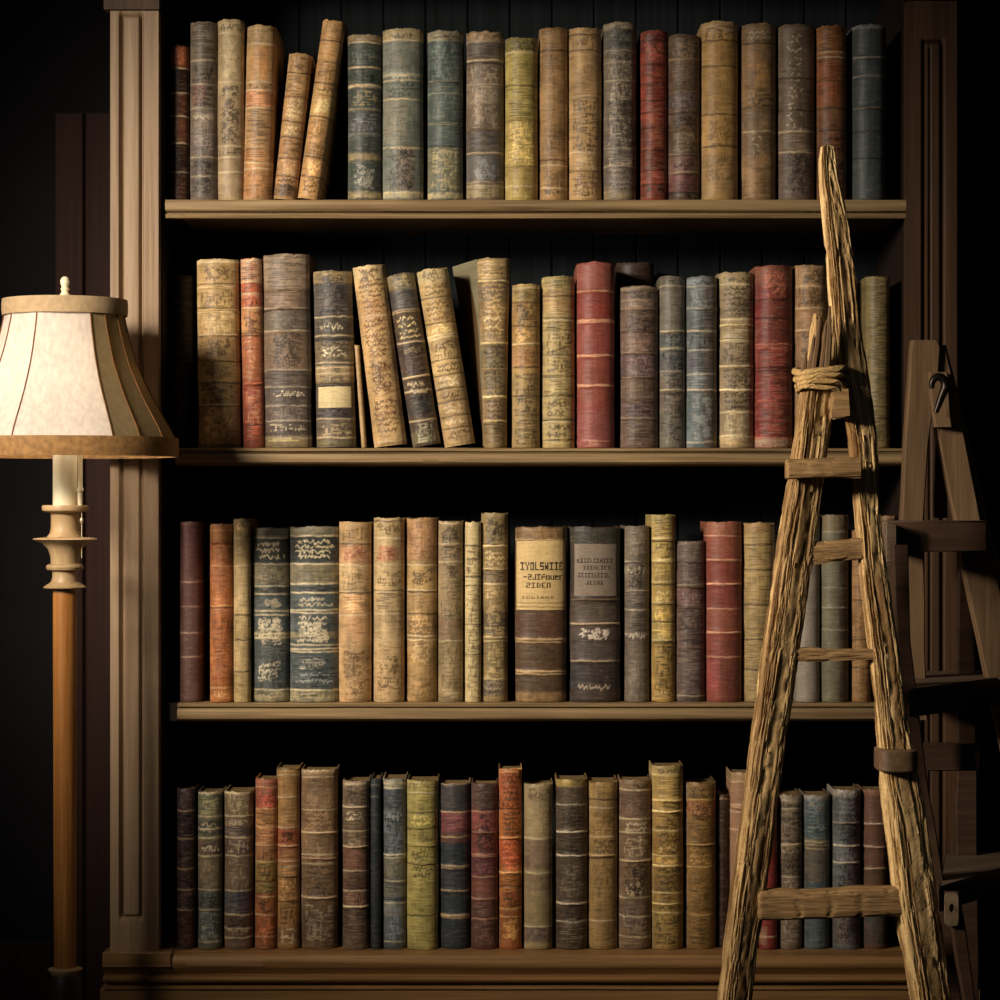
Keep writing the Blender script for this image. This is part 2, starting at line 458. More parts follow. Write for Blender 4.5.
        s.col += (ed * en * .35 * k)[..., None] * (s.col.mean() * 1.2 + .02)
        s.H += (bl * .0009 + hs * .0006 + vs * .0003)

def dress(cv, top, sp, seed):
    """paint bands, lines and tooling; all heights given in the same units as top"""
    for q in sp.get('b', []):
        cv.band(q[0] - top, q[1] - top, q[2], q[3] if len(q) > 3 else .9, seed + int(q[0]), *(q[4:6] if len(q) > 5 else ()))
    for q in sp.get('t', []):
        cv.text(q[0] - top, q[1] - top, q[2], q[3], q[4] if len(q) > 4 else .85)
    if sp.get('k', 1.) > .65:                  # faint blind tooling in the plain compartments
        ys = sorted([top + 2] + list(sp.get('g', [])) + list(sp.get('d', [])) + [top + cv.h - 4])
        used = [(q[0], q[1]) for q in sp.get('t', [])]
        for a, b in zip(ys, ys[1:]):
            if b - a < 7 or random.random() < .12: continue
            if any(min(b, u[1]) - max(a, u[0]) > .5 * (b - a) for u in used): continue
            j = int(min(cv.ny - 1, max(0, ((a + b) / 2 - top) / cv.h * cv.ny))); c = cv.col[j].mean(0)
            f_ = .22 if random.random() < .66 else 2.2
            c2 = tuple(float(min(1, x * f_)) ** (1 / 2.2) for x in c)
            cv.text(a - top + 1.5, b - top - 1.5, random.choice(['box', 'box', 'fl', 'fine', 'sq']), c2, .9)
    for y in sp.get('g', []): cv.line(y - top, sp.get('gc', 'd2bf96'), .75, .95, seed, .0003)
    for y in sp.get('d', []): cv.line(y - top, '17100b', .8, .9, seed, -.0006)

def arc(t, w, bul):
    y = bul * (1 - np.sqrt(np.clip(1 - .92 * t * t, 0, 1)))
    return y + .0012 * np.exp(-((np.abs(t) - .93) / .04) ** 2)

BOOKN = [0]
def book(label, shelf_i, x0, x1, top, base, lean=0., bot=None, dep=None, yoff=None, rotz=0., taper=0., flare=0., group=None, **sp):
    BOOKN[0] += 1; seed = BOOKN[0] * 37 + 11
    random.seed(seed); R = random
    Y = yoff if yoff is not None else R.uniform(.004, .014)
    yb = bot if bot else (198.7, 447, 702, 949)[shelf_i]
    zb = PZ((200, 448, 703, 951)[shelf_i]) + .0009
    k = K(Y)
    wpx = x1 - x0; w = wpx * k * math.cos(math.radians(lean)) * .985
    zt_ = PZ(top, Y)
    h = (zt_ - zb) / math.cos(math.radians(lean))
    hpx = h / k
    depth = dep or (R.uniform(.085, .11) if shelf_i == 3 else R.uniform(.14, .19))
    if shelf_i == 3: top += 3
    bul = min(.5 * w, .026)
    o = empty('book', label, 'book', (PX((x0 + x1) / 2, Y), Y, zb + abs(math.sin(math.radians(lean))) * w / 2),
              group or 'old books on the ' + ('top', 'second', 'third', 'bottom')[shelf_i] + ' shelf')
    o.rotation_euler = (0, math.radians(lean), math.radians(rotz))
    # ---- cover
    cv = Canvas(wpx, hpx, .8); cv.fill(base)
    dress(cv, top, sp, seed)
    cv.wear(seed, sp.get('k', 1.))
    nx, ny = cv.nx, cv.ny
    t = np.linspace(-1, 1, nx); prof = arc(t, w, bul)
    fr = np.linspace(1, 0, ny)                                      # 1 = top
    rowH = np.zeros(ny)
    for y in sp.get('r', []):
        rowH += .0013 * np.exp(-(((np.linspace(0, hpx, ny) - (y - top)) / 2.6)) ** 2)
    Hm = cv.H + rowH[:, None]
    Hm *= np.clip(1.15 - np.abs(t) ** 6, .1, 1)[None, :]
    # caps of the spine draw in slightly
    capd = .0016 * (np.exp(-((1 - fr) * h / .003) ** 2) + np.exp(-(fr * h / .003) ** 2))
    Wrow = 1 + taper * (fr - .5) * 2 + (vnoise(fr * 5, fr * 0, seed) - .5) * .03
    Xg = (t[None, :] * w / 2) * Wrow[:, None]
    Yg = prof[None, :] - Hm + capd[:, None] + (vnoise(fr * 4 + 3, fr * 0, seed + 2)[:, None] - .5) * .002
    Zg = np.repeat((fr * h)[:, None], nx, 1)
    topw = (vnoise(t * 3 + 5, t * 0, seed + 4) - .5) * .003 + (vnoise(t * 11 + 5, t * 0, seed + 5) - .5) * .0016 - .0012 * t * t
    Zg += topw[None, :] * np.clip((fr - .93) / .07, 0, 1)[:, None]
    yj = prof[0] + .004
    def side(s_, yy): return np.stack([s_ * w / 2 * Wrow, np.full(ny, yy), fr * h], 1)
    sb = side(-1, depth); sb[:, 0] -= flare * fr
    cols = [sb, side(-1, yj)] + [np.stack([Xg[:, i], Yg[:, i], Zg[:, i]], 1) for i in range(nx)] + [side(1, yj), side(1, depth)]
    n = len(cols)
    P = np.stack(cols, 1)                                            # ny, n, 3
    cc = np.concatenate([cv.col[:, :1], cv.col[:, :1], cv.col, cv.col[:, -1:], cv.col[:, -1:]], 1)
    cc = np.clip(cc, 0, 1)
    sc = sp.get('side')
    if sc:
        cc[:, :2] = lin(sc)
        cc[:, :2] *= (.7 + .6 * fbm(np.arange(ny) * .1, np.zeros(ny), seed))[:, None, None]
    V = P.reshape(-1, 3); Cc = cc.reshape(-1, 3)
    idx = np.arange(ny * n).reshape(ny, n)
    q = np.stack([idx[1:, :-1], idx[1:, 1:], idx[:-1, 1:], idx[:-1, :-1]], -1).reshape(-1, 4)
    F = [tuple(int(z) for z in r) for r in q]
    th = .0022; ti = np.linspace(-1, 1, 5)
    wt, wb_ = w / 2 * Wrow[0] - th, w / 2 * Wrow[-1] - th
    inner = []
    for (ww, zz) in ((wt, h), (wb_, 0.)):
        inner.append([(-ww - (flare if zz > 0 else 0), depth, zz)] + [(a * ww, bul * (1 - math.sqrt(1 - .9 * a * a)) + th + .002, zz) for a in ti] + [(ww, depth, zz)])
    ni = len(inner[0]); b0 = len(V)
    V = np.concatenate([V, np.array(inner[0]), np.array(inner[1])]); Cc = np.concatenate([Cc, np.tile(np.array(lin('5a452c')), (2 * ni, 1))])
    it = [b0 + i for i in range(ni)]; ib = [b0 + ni + i for i in range(ni)]
    for i in range(ni - 1): F.append((it[i], it[i + 1], ib[i + 1], ib[i]))
    F.append(tuple([int(z) for z in idx[0]] + it[::-1])); F.append(tuple(ib + [int(z) for z in idx[-1][::-1]]))
    F.append(tuple([it[0]] + [int(z) for z in idx[:, 0]] + [ib[0]])); F.append(tuple([ib[-1]] + [int(z) for z in idx[::-1, -1]] + [it[-1]]))
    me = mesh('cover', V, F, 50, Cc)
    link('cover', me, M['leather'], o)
    if sp.get('medallion'):
        parts = []
        for rr_ in (.017, .012, .006):
            pts = []
            for i in range(29):
                q2 = 2 * math.pi * i / 28
                tt2 = .62 + rr_ * math.cos(q2) / (depth - yj); fz = .54 + rr_ * 1.2 * math.sin(q2) / h
                pts.append((-w / 2 * (1 + taper * (fz - .5) * 2) - flare * fz * tt2 - .0006, yj + (depth - yj) * tt2, fz * h))
            parts.append(tube(pts, .0013, 6))
        v, f = join(parts); link('medallion', mesh('medallion', v, f, 60, np.tile(np.array(lin('a39a7a')), (len(v), 1))), M['leather'], o, 'round embossed medallion on the front board')
    # ---- pages, fore-edge hollowed, set in from the boards
    pw = (w / 2 - th) * .985 * min(Wrow[0], 1) ; pz0, pz1 = .003, h - .0035
    pr = []
    for a in np.linspace(-1, 1, 7): pr.append((a * pw, bul * (1 - math.sqrt(1 - .9 * a * a)) + th + .0028))
    for a in np.linspace(1, -1, 7): pr.append((a * pw, depth - .004 - .005 * (1 - a * a)))
    m = len(pr); v = [(x, y, z) for z in (pz0, pz0 + .001, pz1 - .001, pz1) for x, y in pr]
    f = [tuple(range(m - 1, -1, -1)), tuple(3 * m + i for i in range(m))]
    for kk in range(3):
        for i in range(m):
            j = (i + 1) % m; f.append((kk * m + i, kk * m + j, (kk + 1) * m + j, (kk + 1) * m + i))
    link('page_block', mesh('page_block', v, f, 50), M['paper'], o)
    # ---- raised bands (cords) across the spine
    def at_row(ypx):
        j = min(ny - 1, max(0, int((ypx - top) / hpx * (ny - 1)))); return j
    for y in sp.get('r', []):
        j = at_row(y); c = np.clip(cv.col[j].mean(0) * 1.25 + np.array(lin(sp.get('rc', '8a7048'))) * .25, 0, 1)
        zc = h - (y - top) * k
        v, f = [], []; na = 20; ns = 8; hh = .0022
        for i in range(na + 1):
            a = -0.97 + 1.94 * i / na
            yy = float(arc(np.array(a), w, bul)); xx = a * w / 2 * Wrow[j]
            fl = 1 - .6 * abs(a) ** 8
            zz = zc + (float(vnoise(a * 2 + 3, 0, seed + int(y))) - .5) * .0016
            for s_ in range(ns):
                q2 = 2 * math.pi * s_ / ns
                v.append((xx, yy + .0006 - .0032 * fl * math.cos(q2) if math.cos(q2) > 0 else yy + .001, zz + hh * math.sin(q2)))
        for i in range(na):
            for s_ in range(ns):
                s2 = (s_ + 1) % ns; f.append((i * ns + s_, i * ns + s2, (i + 1) * ns + s2, (i + 1) * ns + s_))
        f.append(tuple(range(ns - 1, -1, -1))); f.append(tuple(na * ns + s_ for s_ in range(ns)))
        cc2 = np.tile(c, (len(v), 1)) * (.75 + .5 * np.repeat(vnoise(np.arange(na + 1) * .8, np.zeros(na + 1), seed + 3), ns))[:, None]
        me = mesh('raised_band', v, f, 60, cc2); bmfix(me)
        link('raised_band', me, M['leather'], o)
    # ---- pasted title labels
    for q in sp.get('L', []):
        ya, yb2, c0 = q[:3]; opt = q[3] if len(q) > 3 else {}
        lw = opt.get('w', .9); u_off = opt.get('u', 0)
        lc = Canvas(wpx * lw, yb2 - ya, .45 if 'words' in opt else .75); lc.fill(c0)
        for tt in opt.get('t', []): lc.text(tt[0] - ya, tt[1] - ya, tt[2], tt[3], .9)
        for g_ in opt.get('g', []): lc.line(g_ - ya, opt.get('gc', 'd2bf96'), .7, .9, seed)
        for wd in opt.get('words', []): lc.words(wd[0], wd[1] * lc.w, wd[2] * lc.w, wd[3] - ya, wd[4] - ya, wd[5])
        lc.wear(seed + int(ya), opt.get('k', .6))
        tt_ = np.linspace(-lw, lw, lc.nx) + u_off
        j = at_row((ya + yb2) / 2)
        jj = np.clip(((lc.V[:, 0] + ya - top) / hpx * (ny - 1)), 0, ny - 1)
        Hrow = np.interp(jj, np.arange(ny), Hm[:, nx // 2])
        pr = arc(tt_, w, bul)
        X = (tt_[None, :] * w / 2) * np.interp(jj, np.arange(ny), Wrow)[:, None]
        yo = np.interp(jj, np.arange(ny), (vnoise(fr * 4 + 3, fr * 0, seed + 2) - .5) * .002)
        Yy = pr[None, :] - .0011 + yo[:, None] - Hrow[:, None] * .0 - lc.H * .5
        Z = h - (lc.V + ya - top) * k
        g = np.stack([X, Yy, Z], -1); gb = g.copy(); gb[..., 1] += .0022
        my, mx = X.shape; idn = np.arange(my * mx).reshape(my, mx)
        V2 = np.concatenate([g.reshape(-1, 3), gb.reshape(-1, 3)]); o2 = my * mx
        qd = np.stack([idn[1:, :-1], idn[1:, 1:], idn[:-1, 1:], idn[:-1, :-1]], -1).reshape(-1, 4)
        F2 = [tuple(int(z) for z in r) for r in qd]
        rim = [int(z) for z in idn[0]] + [int(z) for z in idn[1:, -1]] + [int(z) for z in idn[-1, ::-1][1:]] + [int(z) for z in idn[::-1, 0][1:-1]]
        for a in range(len(rim)):
            b_ = (a + 1) % len(rim); F2.append((rim[a], rim[b_], rim[b_] + o2, rim[a] + o2))
        C2 = np.clip(np.concatenate([lc.col.reshape(-1, 3)] * 2), 0, 1)
        me = mesh('title_label', V2, F2, 50, C2)
        link('title_label', me, M['label'], o, opt.get('label'))
    return o

# BOOKS-BEGIN
exec_books = True
G = 'd6c59a'
# ---- top shelf (base 198)
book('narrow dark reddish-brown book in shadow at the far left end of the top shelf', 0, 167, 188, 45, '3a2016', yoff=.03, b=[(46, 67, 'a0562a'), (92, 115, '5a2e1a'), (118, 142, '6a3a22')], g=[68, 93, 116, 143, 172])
book('tall grey-brown book with faded red patch beside the far-left shadowed book, top shelf', 0, 189, 216, 21, '6a6054', b=[(84, 105, '7c5048', .8, .1, .6), (130, 198, '585150')], g=[60, 84, 108, 157, 176], t=[(112, 120, 'sq', 'b0a58c'), (24, 36, 'box', '8b8070', .5)], gc='a89c84')
book('tall pale khaki book with plain lower spine, third from the left on the top shelf', 0, 216, 243, 19, 'a4936c', b=[(19, 33, 'b8a678'), (95, 198, '86725c', .7)], g=[33, 82, 146, 157, 172], t=[(38, 78, 'fl', 'c6b68c', .7)], k=.7, gc='c8b890')
book('tan and orange book left of the two leaning books on the top shelf', 0, 242, 271, 25, 'a88458', lean=1.4, b=[(25, 43, 'ae9668'), (44, 80, 'b8965c'), (46, 80, 'c07a3c', .6, .45, .8), (90, 108, 'b4744a'), (150, 198, 'b88048')], g=[44, 82, 90, 108, 163, 169], t=[(46, 80, 'box', 'b8783c', .6), (170, 196, 'box', '8a5a30', .6), (28, 42, 'box', '8f744c', .6)])
book('short tan book with dark bands leaning right, left one of the leaning pair, top shelf', 0, 272.5, 295.8, 54, 'ac8856', lean=6.2, dep=.13, b=[(186, 198, '33241f'), (140, 186, 'a87c50')], d=[74, 98, 123, 139, 160, 178], r=[76, 98], t=[(57, 72, 'box', '6a4a2a'), (100, 120, 'sq', 'd8c08c'), (126, 137, 'sq', 'dcc890'), (142, 158, 'box', '6a4a2a'), (162, 176, 'box', 'd0b080')])
book('tall orange-tan book with dark ribs leaning furthest right, top shelf', 0, 296.5, 319.5, 21.5, 'b68c54', lean=8.2, b=[(90, 120, 'c8a864', .8)], d=[42, 64, 85, 97, 119, 139, 160, 180], r=[64, 97, 139], t=[(66, 84, 'box', '7a5a30'), (100, 117, 'fl', 'e0d090'), (121, 137, 'box', '7a5a30'), (142, 158, 'box', '6e5030'), (24, 40, 'box', '8a6a3c')])
book('dark green book with brown tooled bands just right of the leaning books, top shelf', 0, 347, 381, 34, '3c4844', b=[(34, 41, 'a58e68'), (84, 88, 'a0947a'), (107, 111, '77776a'), (112, 132, '474c54'), (133, 136, '6f7a80'), (153, 160, 'a49464'), (191, 198, 'a89c70')], g=[42, 67, 85], r=[86, 109, 134], t=[(48, 62, 'box', '5c6a60'), (90, 105, 'box', '9a8a60'), (113, 131, 'box', '7a8088'), (163, 190, 'fl', '8f9288')])
book('wide grey-green book with worn brown patches, second green book on the top shelf', 0, 382, 423, 28, '66726a', b=[(28, 40, 'ae9a6c'), (72, 76, '93a094'), (98, 142, '8a806a', .6, .05, .6), (145, 190, '6e5a4e', .8, .35, .8), (192, 198, 'b4ac84')], g=[40, 75, 80, 99, 147, 192], t=[(72, 79, 'sq', 'aab4a4'), (104, 140, 'box', '57604f', .6), (44, 70, 'box', '867a5c', .5), (146, 150, 'sq', 'c8bc90')])
book('deep teal-green book with tooled tan base, third green book on the top shelf', 0, 427, 463, 30, '485a58', b=[(30, 40, '9c9070'), (147, 190, '8f8a64', .6), (192, 198, 'c4b684')], g=[40, 93, 124], d=[82, 146], r=[81, 123], t=[(148, 190, 'box', 'b0a878'), (86, 120, 'box', '67786c', .6)], gc='8f9a80')
book('brown and slate striped book left of the olive yellow book, top shelf', 0, 466, 504, 31, '6a5e50', b=[(31, 41, 'a88e66'), (41, 56, '55504a'), (85, 104, '7c7060'), (130, 152, '4f4e4c'), (153, 180, '565c60'), (184, 197, 'a09468')], g=[41, 60, 84, 153, 182, 186], d=[63, 129], r=[60, 129, 153], t=[(86, 103, 'box', 'a39580'), (125, 129, 'box', 'a89a80'), (158, 180, 'fl', '808a90')], gc='a89a80')
book('olive yellow book, the only yellow-green one on the top shelf', 0, 505, 538, 37, 'a49648', b=[(37, 50, '6c6a38'), (120, 198, 'ac9450', .7)], g=[52, 186], d=[85, 120, 166], r=[120, 166], t=[(55, 84, 'box', '7a7034', .6), (122, 135, 'box', 'c8b870', .6), (185, 192, 'sq', '7c6c34')])
book('narrow tan cloth-like book with close fine lines, right of the olive yellow one', 0, 539, 568, 27, 'a07e4e', d=[50, 160], t=[(28, 160, 'fine', '6d4f2e', .5), (130, 150, 'box', '6d4f2e', .7), (170, 190, 'box', '60452a', .8), (34, 60, 'box', '806036', .6)], g=[165, 188])
book('light tan densely tooled book left of the tall grey one, top shelf', 0, 569, 602, 27, 'b0905e', d=[34, 50, 97, 171], r=[97, 171], t=[(30, 48, 'fl', '74552f', .7), (52, 95, 'fine', '80603a', .5), (150, 170, 'fl', 'd0b888', .6), (172, 196, 'box', '5d4326', .9)], g=[96, 152])
book('tall dark grey book with fine light tooling, standing left of the red one, top shelf', 0, 604, 637, 22, '6a6256', b=[(22, 28, 'a39680'), (30, 50, '4e5654'), (120, 192, '564e4c', .8), (190, 198, '94855c')], g=[50, 62, 80, 148, 166], t=[(56, 100, 'box', 'a89c84', .8), (112, 145, 'box', '9a8f7c', .8), (158, 166, 'box', 'b8a888')], gc='a59a84')
book('dark red book with thin black lines, the only red one on the top shelf', 0, 641, 669, 30, '8a3426', b=[(30, 52, '5c2c28', .8), (120, 198, '5a2c1e', .7)], d=[40, 64, 84, 100, 112, 128, 150, 170, 184], t=[(110, 150, 'fine', 'a8603a', .6)])
book('low brown book with pinkish bottom squares, right of the red one, top shelf', 0, 669, 701, 34, '5e4a3c', b=[(34, 58, '584a38'), (94, 108, '4c464a', .8), (156, 172, '77544e'), (174, 192, '7a464a'), (192, 199, '1d1512')], g=[59, 154, 172], d=[88, 113, 130, 155, 174, 192], r=[59, 88, 130], t=[(60, 86, 'box', '7a6850', .7), (132, 152, 'box', '8a7862', .8)], gc='9a8468')
book('wide golden tan book with frayed top, brightest on the right half of the top shelf', 0, 702, 739, 21, 'ac8848', b=[(21, 32, 'a8906a'), (155, 198, '8e7650', .7)], d=[40, 66, 114, 146], t=[(42, 66, 'fine', '8a6a30', .6), (68, 110, 'fine', '7f6430', .5), (116, 150, 'fl', '745626', .7), (155, 180, 'box', '6b5230', .8)], k=.8)
book('medium brown book right of the golden tan one on the top shelf', 0, 742, 777, 23, '8f7048', b=[(23, 42, '7c6a50'), (108, 155, '6b5a48', .8)], d=[43, 88, 108], r=[88, 108], g=[131], t=[(30, 40, 'sq', 'b8a888'), (60, 88, 'fl', 'a87c3c'), (130, 155, 'v', 'bcb09a'), (156, 196, 'fine', 'a08050', .5)])
book('dark brown book with pale worn marks up its left edge, top shelf', 0, 779, 816, 24, '6c5c4c', b=[(150, 198, '5a4a48', .8)], t=[(34, 130, 'v', 'c0b6a4')], g=[131, 152], d=[78, 110])
book('rusty orange-brown book behind the tip of the wooden ladder, top shelf', 0, 818, 848, 25, '8a4f28', b=[(25, 50, 'a06a30', .8, 0, .6), (60, 104, '96502a', .8, 0, .6), (107, 198, '6e4e38', .8)], g=[52, 57], d=[80, 108, 130], r=[54, 80, 108])
book('smooth blue-black book standing alone at the right end of the top shelf', 0, 854, 888, 24, '3c484c', b=[(24, 28, '8c8f90')], g=[57, 76], gc='6f797c', r=[57, 76, 108], d=[109, 131, 158], k=.6)
# ---- second shelf (base 446)
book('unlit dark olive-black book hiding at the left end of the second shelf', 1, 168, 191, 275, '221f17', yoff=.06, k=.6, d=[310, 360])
book('golden tan book with carved-looking bands, first lit book on the second shelf', 1, 197, 239.5, 259, 'a68a54', lean=-.6, b=[(259, 262, 'c8b888'), (332, 360, '8a6c40', .7), (382, 447, '7c6844', .8)], g=[262, 287, 312, 335, 405], d=[284, 308, 336, 361, 383, 406], r=[286, 310, 335, 361], t=[(264, 282, 'fl', '5f4826'), (290, 307, 'box', '5b4424'), (314, 333, 'box', 'd0b880'), (338, 358, 'fl', '553e20'), (364, 380, 'fl', '6e5632'), (390, 400, 'box', '5a4830'), (425, 444, 'box', 'b09664')])
book('slim orange-red book with tan top between two wide books, second shelf', 1, 242.5, 264, 258, 'b25a38', lean=-.9, b=[(258, 282, 'b49878'), (292, 298, 'c07c58', .8), (308, 335, 'b88c54'), (335, 380, 'ac6c42', .7), (385, 447, 'a84c38')], g=[260, 282, 294, 308], d=[333, 336, 385, 425], t=[(336, 380, 'v', 'd0a070'), (390, 425, 'box', 'd8946c')], r=[384])
book('thick dark brown book with plain broad panels and small gilt words, second shelf', 1, 264, 311, 254, '67574a', lean=-.6, b=[(254, 289, '8f7e68'), (290, 308, '6e5a4a'), (312, 330, '555048'), (332, 370, '7a6450'), (370, 388, '4c4543'), (388, 436, '484344'), (436, 447, '8c8058')], g=[308, 331, 370, 387, 406, 421, 438], d=[290, 310], r=[290, 308, 331], t=[(314, 328, 'box', '8a8070', .5), (390, 398, 'sq', 'd8cdb0'), (424, 431, 'box', 'c8bc9a'), (439, 443, 'fine', 'e0d090')], gc='a39a84', k=.8)
book('black-grey book with cream square label and script lines, second shelf', 1, 316, 355, 271, '4c4744', lean=-1.2, b=[(271, 283, 'a08a5c'), (283, 314, '504c4c'), (342, 362, '857858'), (366, 382, 'a89468'), (412, 420, '46444a'), (420, 440, '6e604a'), (440, 447, '6e6644')], g=[317, 336, 363, 368, 374, 419, 438], d=[340, 383], r=[383], t=[(322, 331, 'sq', 'd8cca8'), (347, 357, 'sq', 'eee2b8'), (424, 436, 'box', 'b8a67c')], L=[(387, 408, 'd2c492', {'w': .86, 'k': .5, 'label': 'cream blank label square'})])
book('very thin cream pamphlet leaning behind the cream tooled book, second shelf', 1, 361.5, 366, 345, 'b89c6c', lean=-4, dep=.12, k=.6)
book('cream book with heavy brown lettering-like carving, leftmost of three leaning left', 1, 373.5, 406.5, 267, 'c2a26c', lean=-7.0, side='c8b07c', b=[(267, 282, 'c4b284'), (300, 330, 'b8905c', .8)], g=[318, 444], t=[(268, 284, 'fl', '5a3a20'), (285, 316, 'sq', '5e3d22'), (320, 360, 'sq', '4e3018'), (362, 400, 'fl', '52341c'), (402, 436, 'sq', '4e3018'), (300, 420, 'box', '9a6a40', .5)])
book('dark brown book with gilt lines, middle one of three leaning left, second shelf', 1, 412, 441, 276, '4e4238', lean=-8.9, side='b0a27c', b=[(276, 292, '7e7450'), (293, 312, '3e4144'), (313, 330, '54432e'), (358, 374, '5c4844'), (400, 418, '363a3a'), (436, 447, '6e6a4c')], g=[314, 345, 380, 394, 424], t=[(278, 290, 'fl', 'b0a070'), (318, 330, 'sq', 'ecd898'), (332, 342, 'sq', 'e0c88c'), (350, 358, 'fl', '9c8a68'), (384, 398, 'sq', 'd0c090'), (426, 446, 'box', 'a8a888')], r=[313, 380])
book('cream gold book covered in dark script rows, rightmost of three leaning left', 1, 444, 475.5, 271, 'b69c66', lean=-9.1, side='b8a478', b=[(271, 284, 'b8b084'), (300, 336, 'c4a464', .8), (340, 352, '7c6c48', .8), (395, 447, '9a7c54', .6)], g=[338, 341], gc='f0e0ac', d=[300, 326, 363, 378, 392, 405, 420, 432], t=[(272, 284, 'fl', '6a5a34'), (286, 298, 'sq', '5a4424'), (303, 324, 'sq', '6a4a20'), (345, 361, 'box', '4a3820'), (366, 376, 'sq', '3c2a16'), (380, 390, 'sq', 'e8d8b0'), (394, 403, 'sq', '4a3420'), (408, 418, 'sq', 'e0ccA0'), (422, 430, 'sq', 'd8c49c'), (434, 444, 'sq', '4a3420')])
book('broad olive-gold book turned so its embossed front board shows, second shelf', 1, 481, 509, 258, '8e7c54', lean=-.5, taper=.2, dep=.15, yoff=.012, flare=.042, medallion=True, side='8c8468', b=[(258, 277, 'a08a5c'), (280, 302, '6c5c48', .8), (302, 334, '8a6e42', .8), (345, 390, '74684a', .8), (398, 420, '8f7458', .8), (424, 447, '84704a')], g=[281, 343, 397, 421], gc='d8c890', r=[281, 343, 369, 397, 421], t=[(266, 276, 'sq', '5a4220'), (316, 323, 'sq', 'f4e4a8'), (325, 332, 'sq', 'ecd898')])
book('brown-gold book with orange middle right of the turned olive-gold one, second shelf', 1, 512, 540, 284, 'a08448', b=[(284, 300, '98884c'), (300, 342, '9c7a44'), (345, 368, 'a4764a'), (375, 447, '968458', .8)], g=[288, 344], d=[302, 326, 367, 396], r=[302, 344], t=[(350, 365, 'fl', '7c5230', .7), (374, 396, 'box', '4a3c24'), (398, 415, 'box', '3c3220'), (410, 444, 'fine', '57492a', .8), (420, 444, 'box', '4f4226')])
book('pale olive-gold book tooled all over, standing just left of the pink-red one', 1, 542, 575, 276, 'ac9a62', b=[(276, 284, '8c8450'), (290, 310, 'b08c58', .7), (395, 447, 'b0a068', .6)], d=[296, 318, 330, 355, 376, 396, 420, 440], g=[320, 355, 422], t=[(278, 295, 'fine', '5c5030', .8), (300, 316, 'fine', '6a5530', .7), (332, 354, 'box', '4c4024'), (357, 374, 'box', '53452a'), (398, 418, 'fl', '5c4c2c'), (424, 438, 'sq', '3c3018')])
book('bright pinkish-red leather book, the reddest on the second shelf', 1, 577, 615, 262, '8c3f38', b=[(262, 290, '8c4c44'), (292, 320, '842f26'), (360, 400, '8a4436', .7), (410, 447, '8a4c4c', .8)], g=[291, 320, 322, 355, 385], gc='e8b088', r=[291, 321, 356, 386], k=.55, t=[(440, 446, 'fine', 'd09a80', .7)])
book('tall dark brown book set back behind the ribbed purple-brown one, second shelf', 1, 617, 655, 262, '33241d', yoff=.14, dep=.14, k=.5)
book('low purple-brown book with dark ribs, right of the pinkish-red one, second shelf', 1, 621, 659, 286, '665248', dep=.12, b=[(286, 308, '6e6054'), (353, 376, '584450', .8), (402, 418, '5e4650', .7)], g=[288, 300, 418], d=[292, 310, 332, 354, 378, 400, 420], r=[309, 353, 377, 400], gc='988468', t=[(380, 398, 'box', '807060', .5)])
book('slim grey-green book with light bands left of the blue-grey one, second shelf', 1, 660, 686, 276, '66645a', b=[(276, 290, '5e584c'), (335, 355, '59666a', .8), (355, 372, '4c5560', .8), (380, 412, '6e5c52', .7)], g=[286, 331, 348, 371, 390], gc='a39c84', r=[331, 349, 390])
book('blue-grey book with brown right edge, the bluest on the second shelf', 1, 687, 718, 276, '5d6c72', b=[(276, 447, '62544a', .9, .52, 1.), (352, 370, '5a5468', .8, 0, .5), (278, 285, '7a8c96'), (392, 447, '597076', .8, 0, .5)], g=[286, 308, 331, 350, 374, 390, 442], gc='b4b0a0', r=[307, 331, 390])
book('ivory and gold striped book left of the dark red one, second shelf', 1, 719, 755, 272, '958464', b=[(272, 290, 'b2a074'), (298, 317, '7e7058'), (318, 345, 'ae9c6c', .7), (346, 366, '86765c'), (395, 410, '6e5e48', .8), (436, 446, 'c0a874')], g=[284, 319, 325, 341, 366, 390, 412, 436], gc='e4d8a8', r=[325, 366, 390], t=[(330, 340, 'fine', 'e8e0c0'), (409, 440, 'box', 'c4b68c')])
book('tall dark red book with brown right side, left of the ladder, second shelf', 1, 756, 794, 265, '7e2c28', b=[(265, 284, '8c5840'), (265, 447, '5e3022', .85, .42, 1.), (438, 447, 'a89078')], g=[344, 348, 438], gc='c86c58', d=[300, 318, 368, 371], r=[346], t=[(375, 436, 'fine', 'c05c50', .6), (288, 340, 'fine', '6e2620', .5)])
book('tan-brown book partly hidden by the ladder top, second shelf', 1, 796, 829, 265, '9a7650', b=[(265, 290, 'a8865c'), (340, 447, '8c6c4a', .7)], g=[286, 308, 330], gc='d8c098', r=[308, 330])
book('faint olive-gold book alone right of the ladder, second shelf', 1, 867, 891, 276, '85784c', t=[(280, 350, 'fine', '5c5230', .6), (395, 440, 'fine', '564c30', .6)], k=.7)
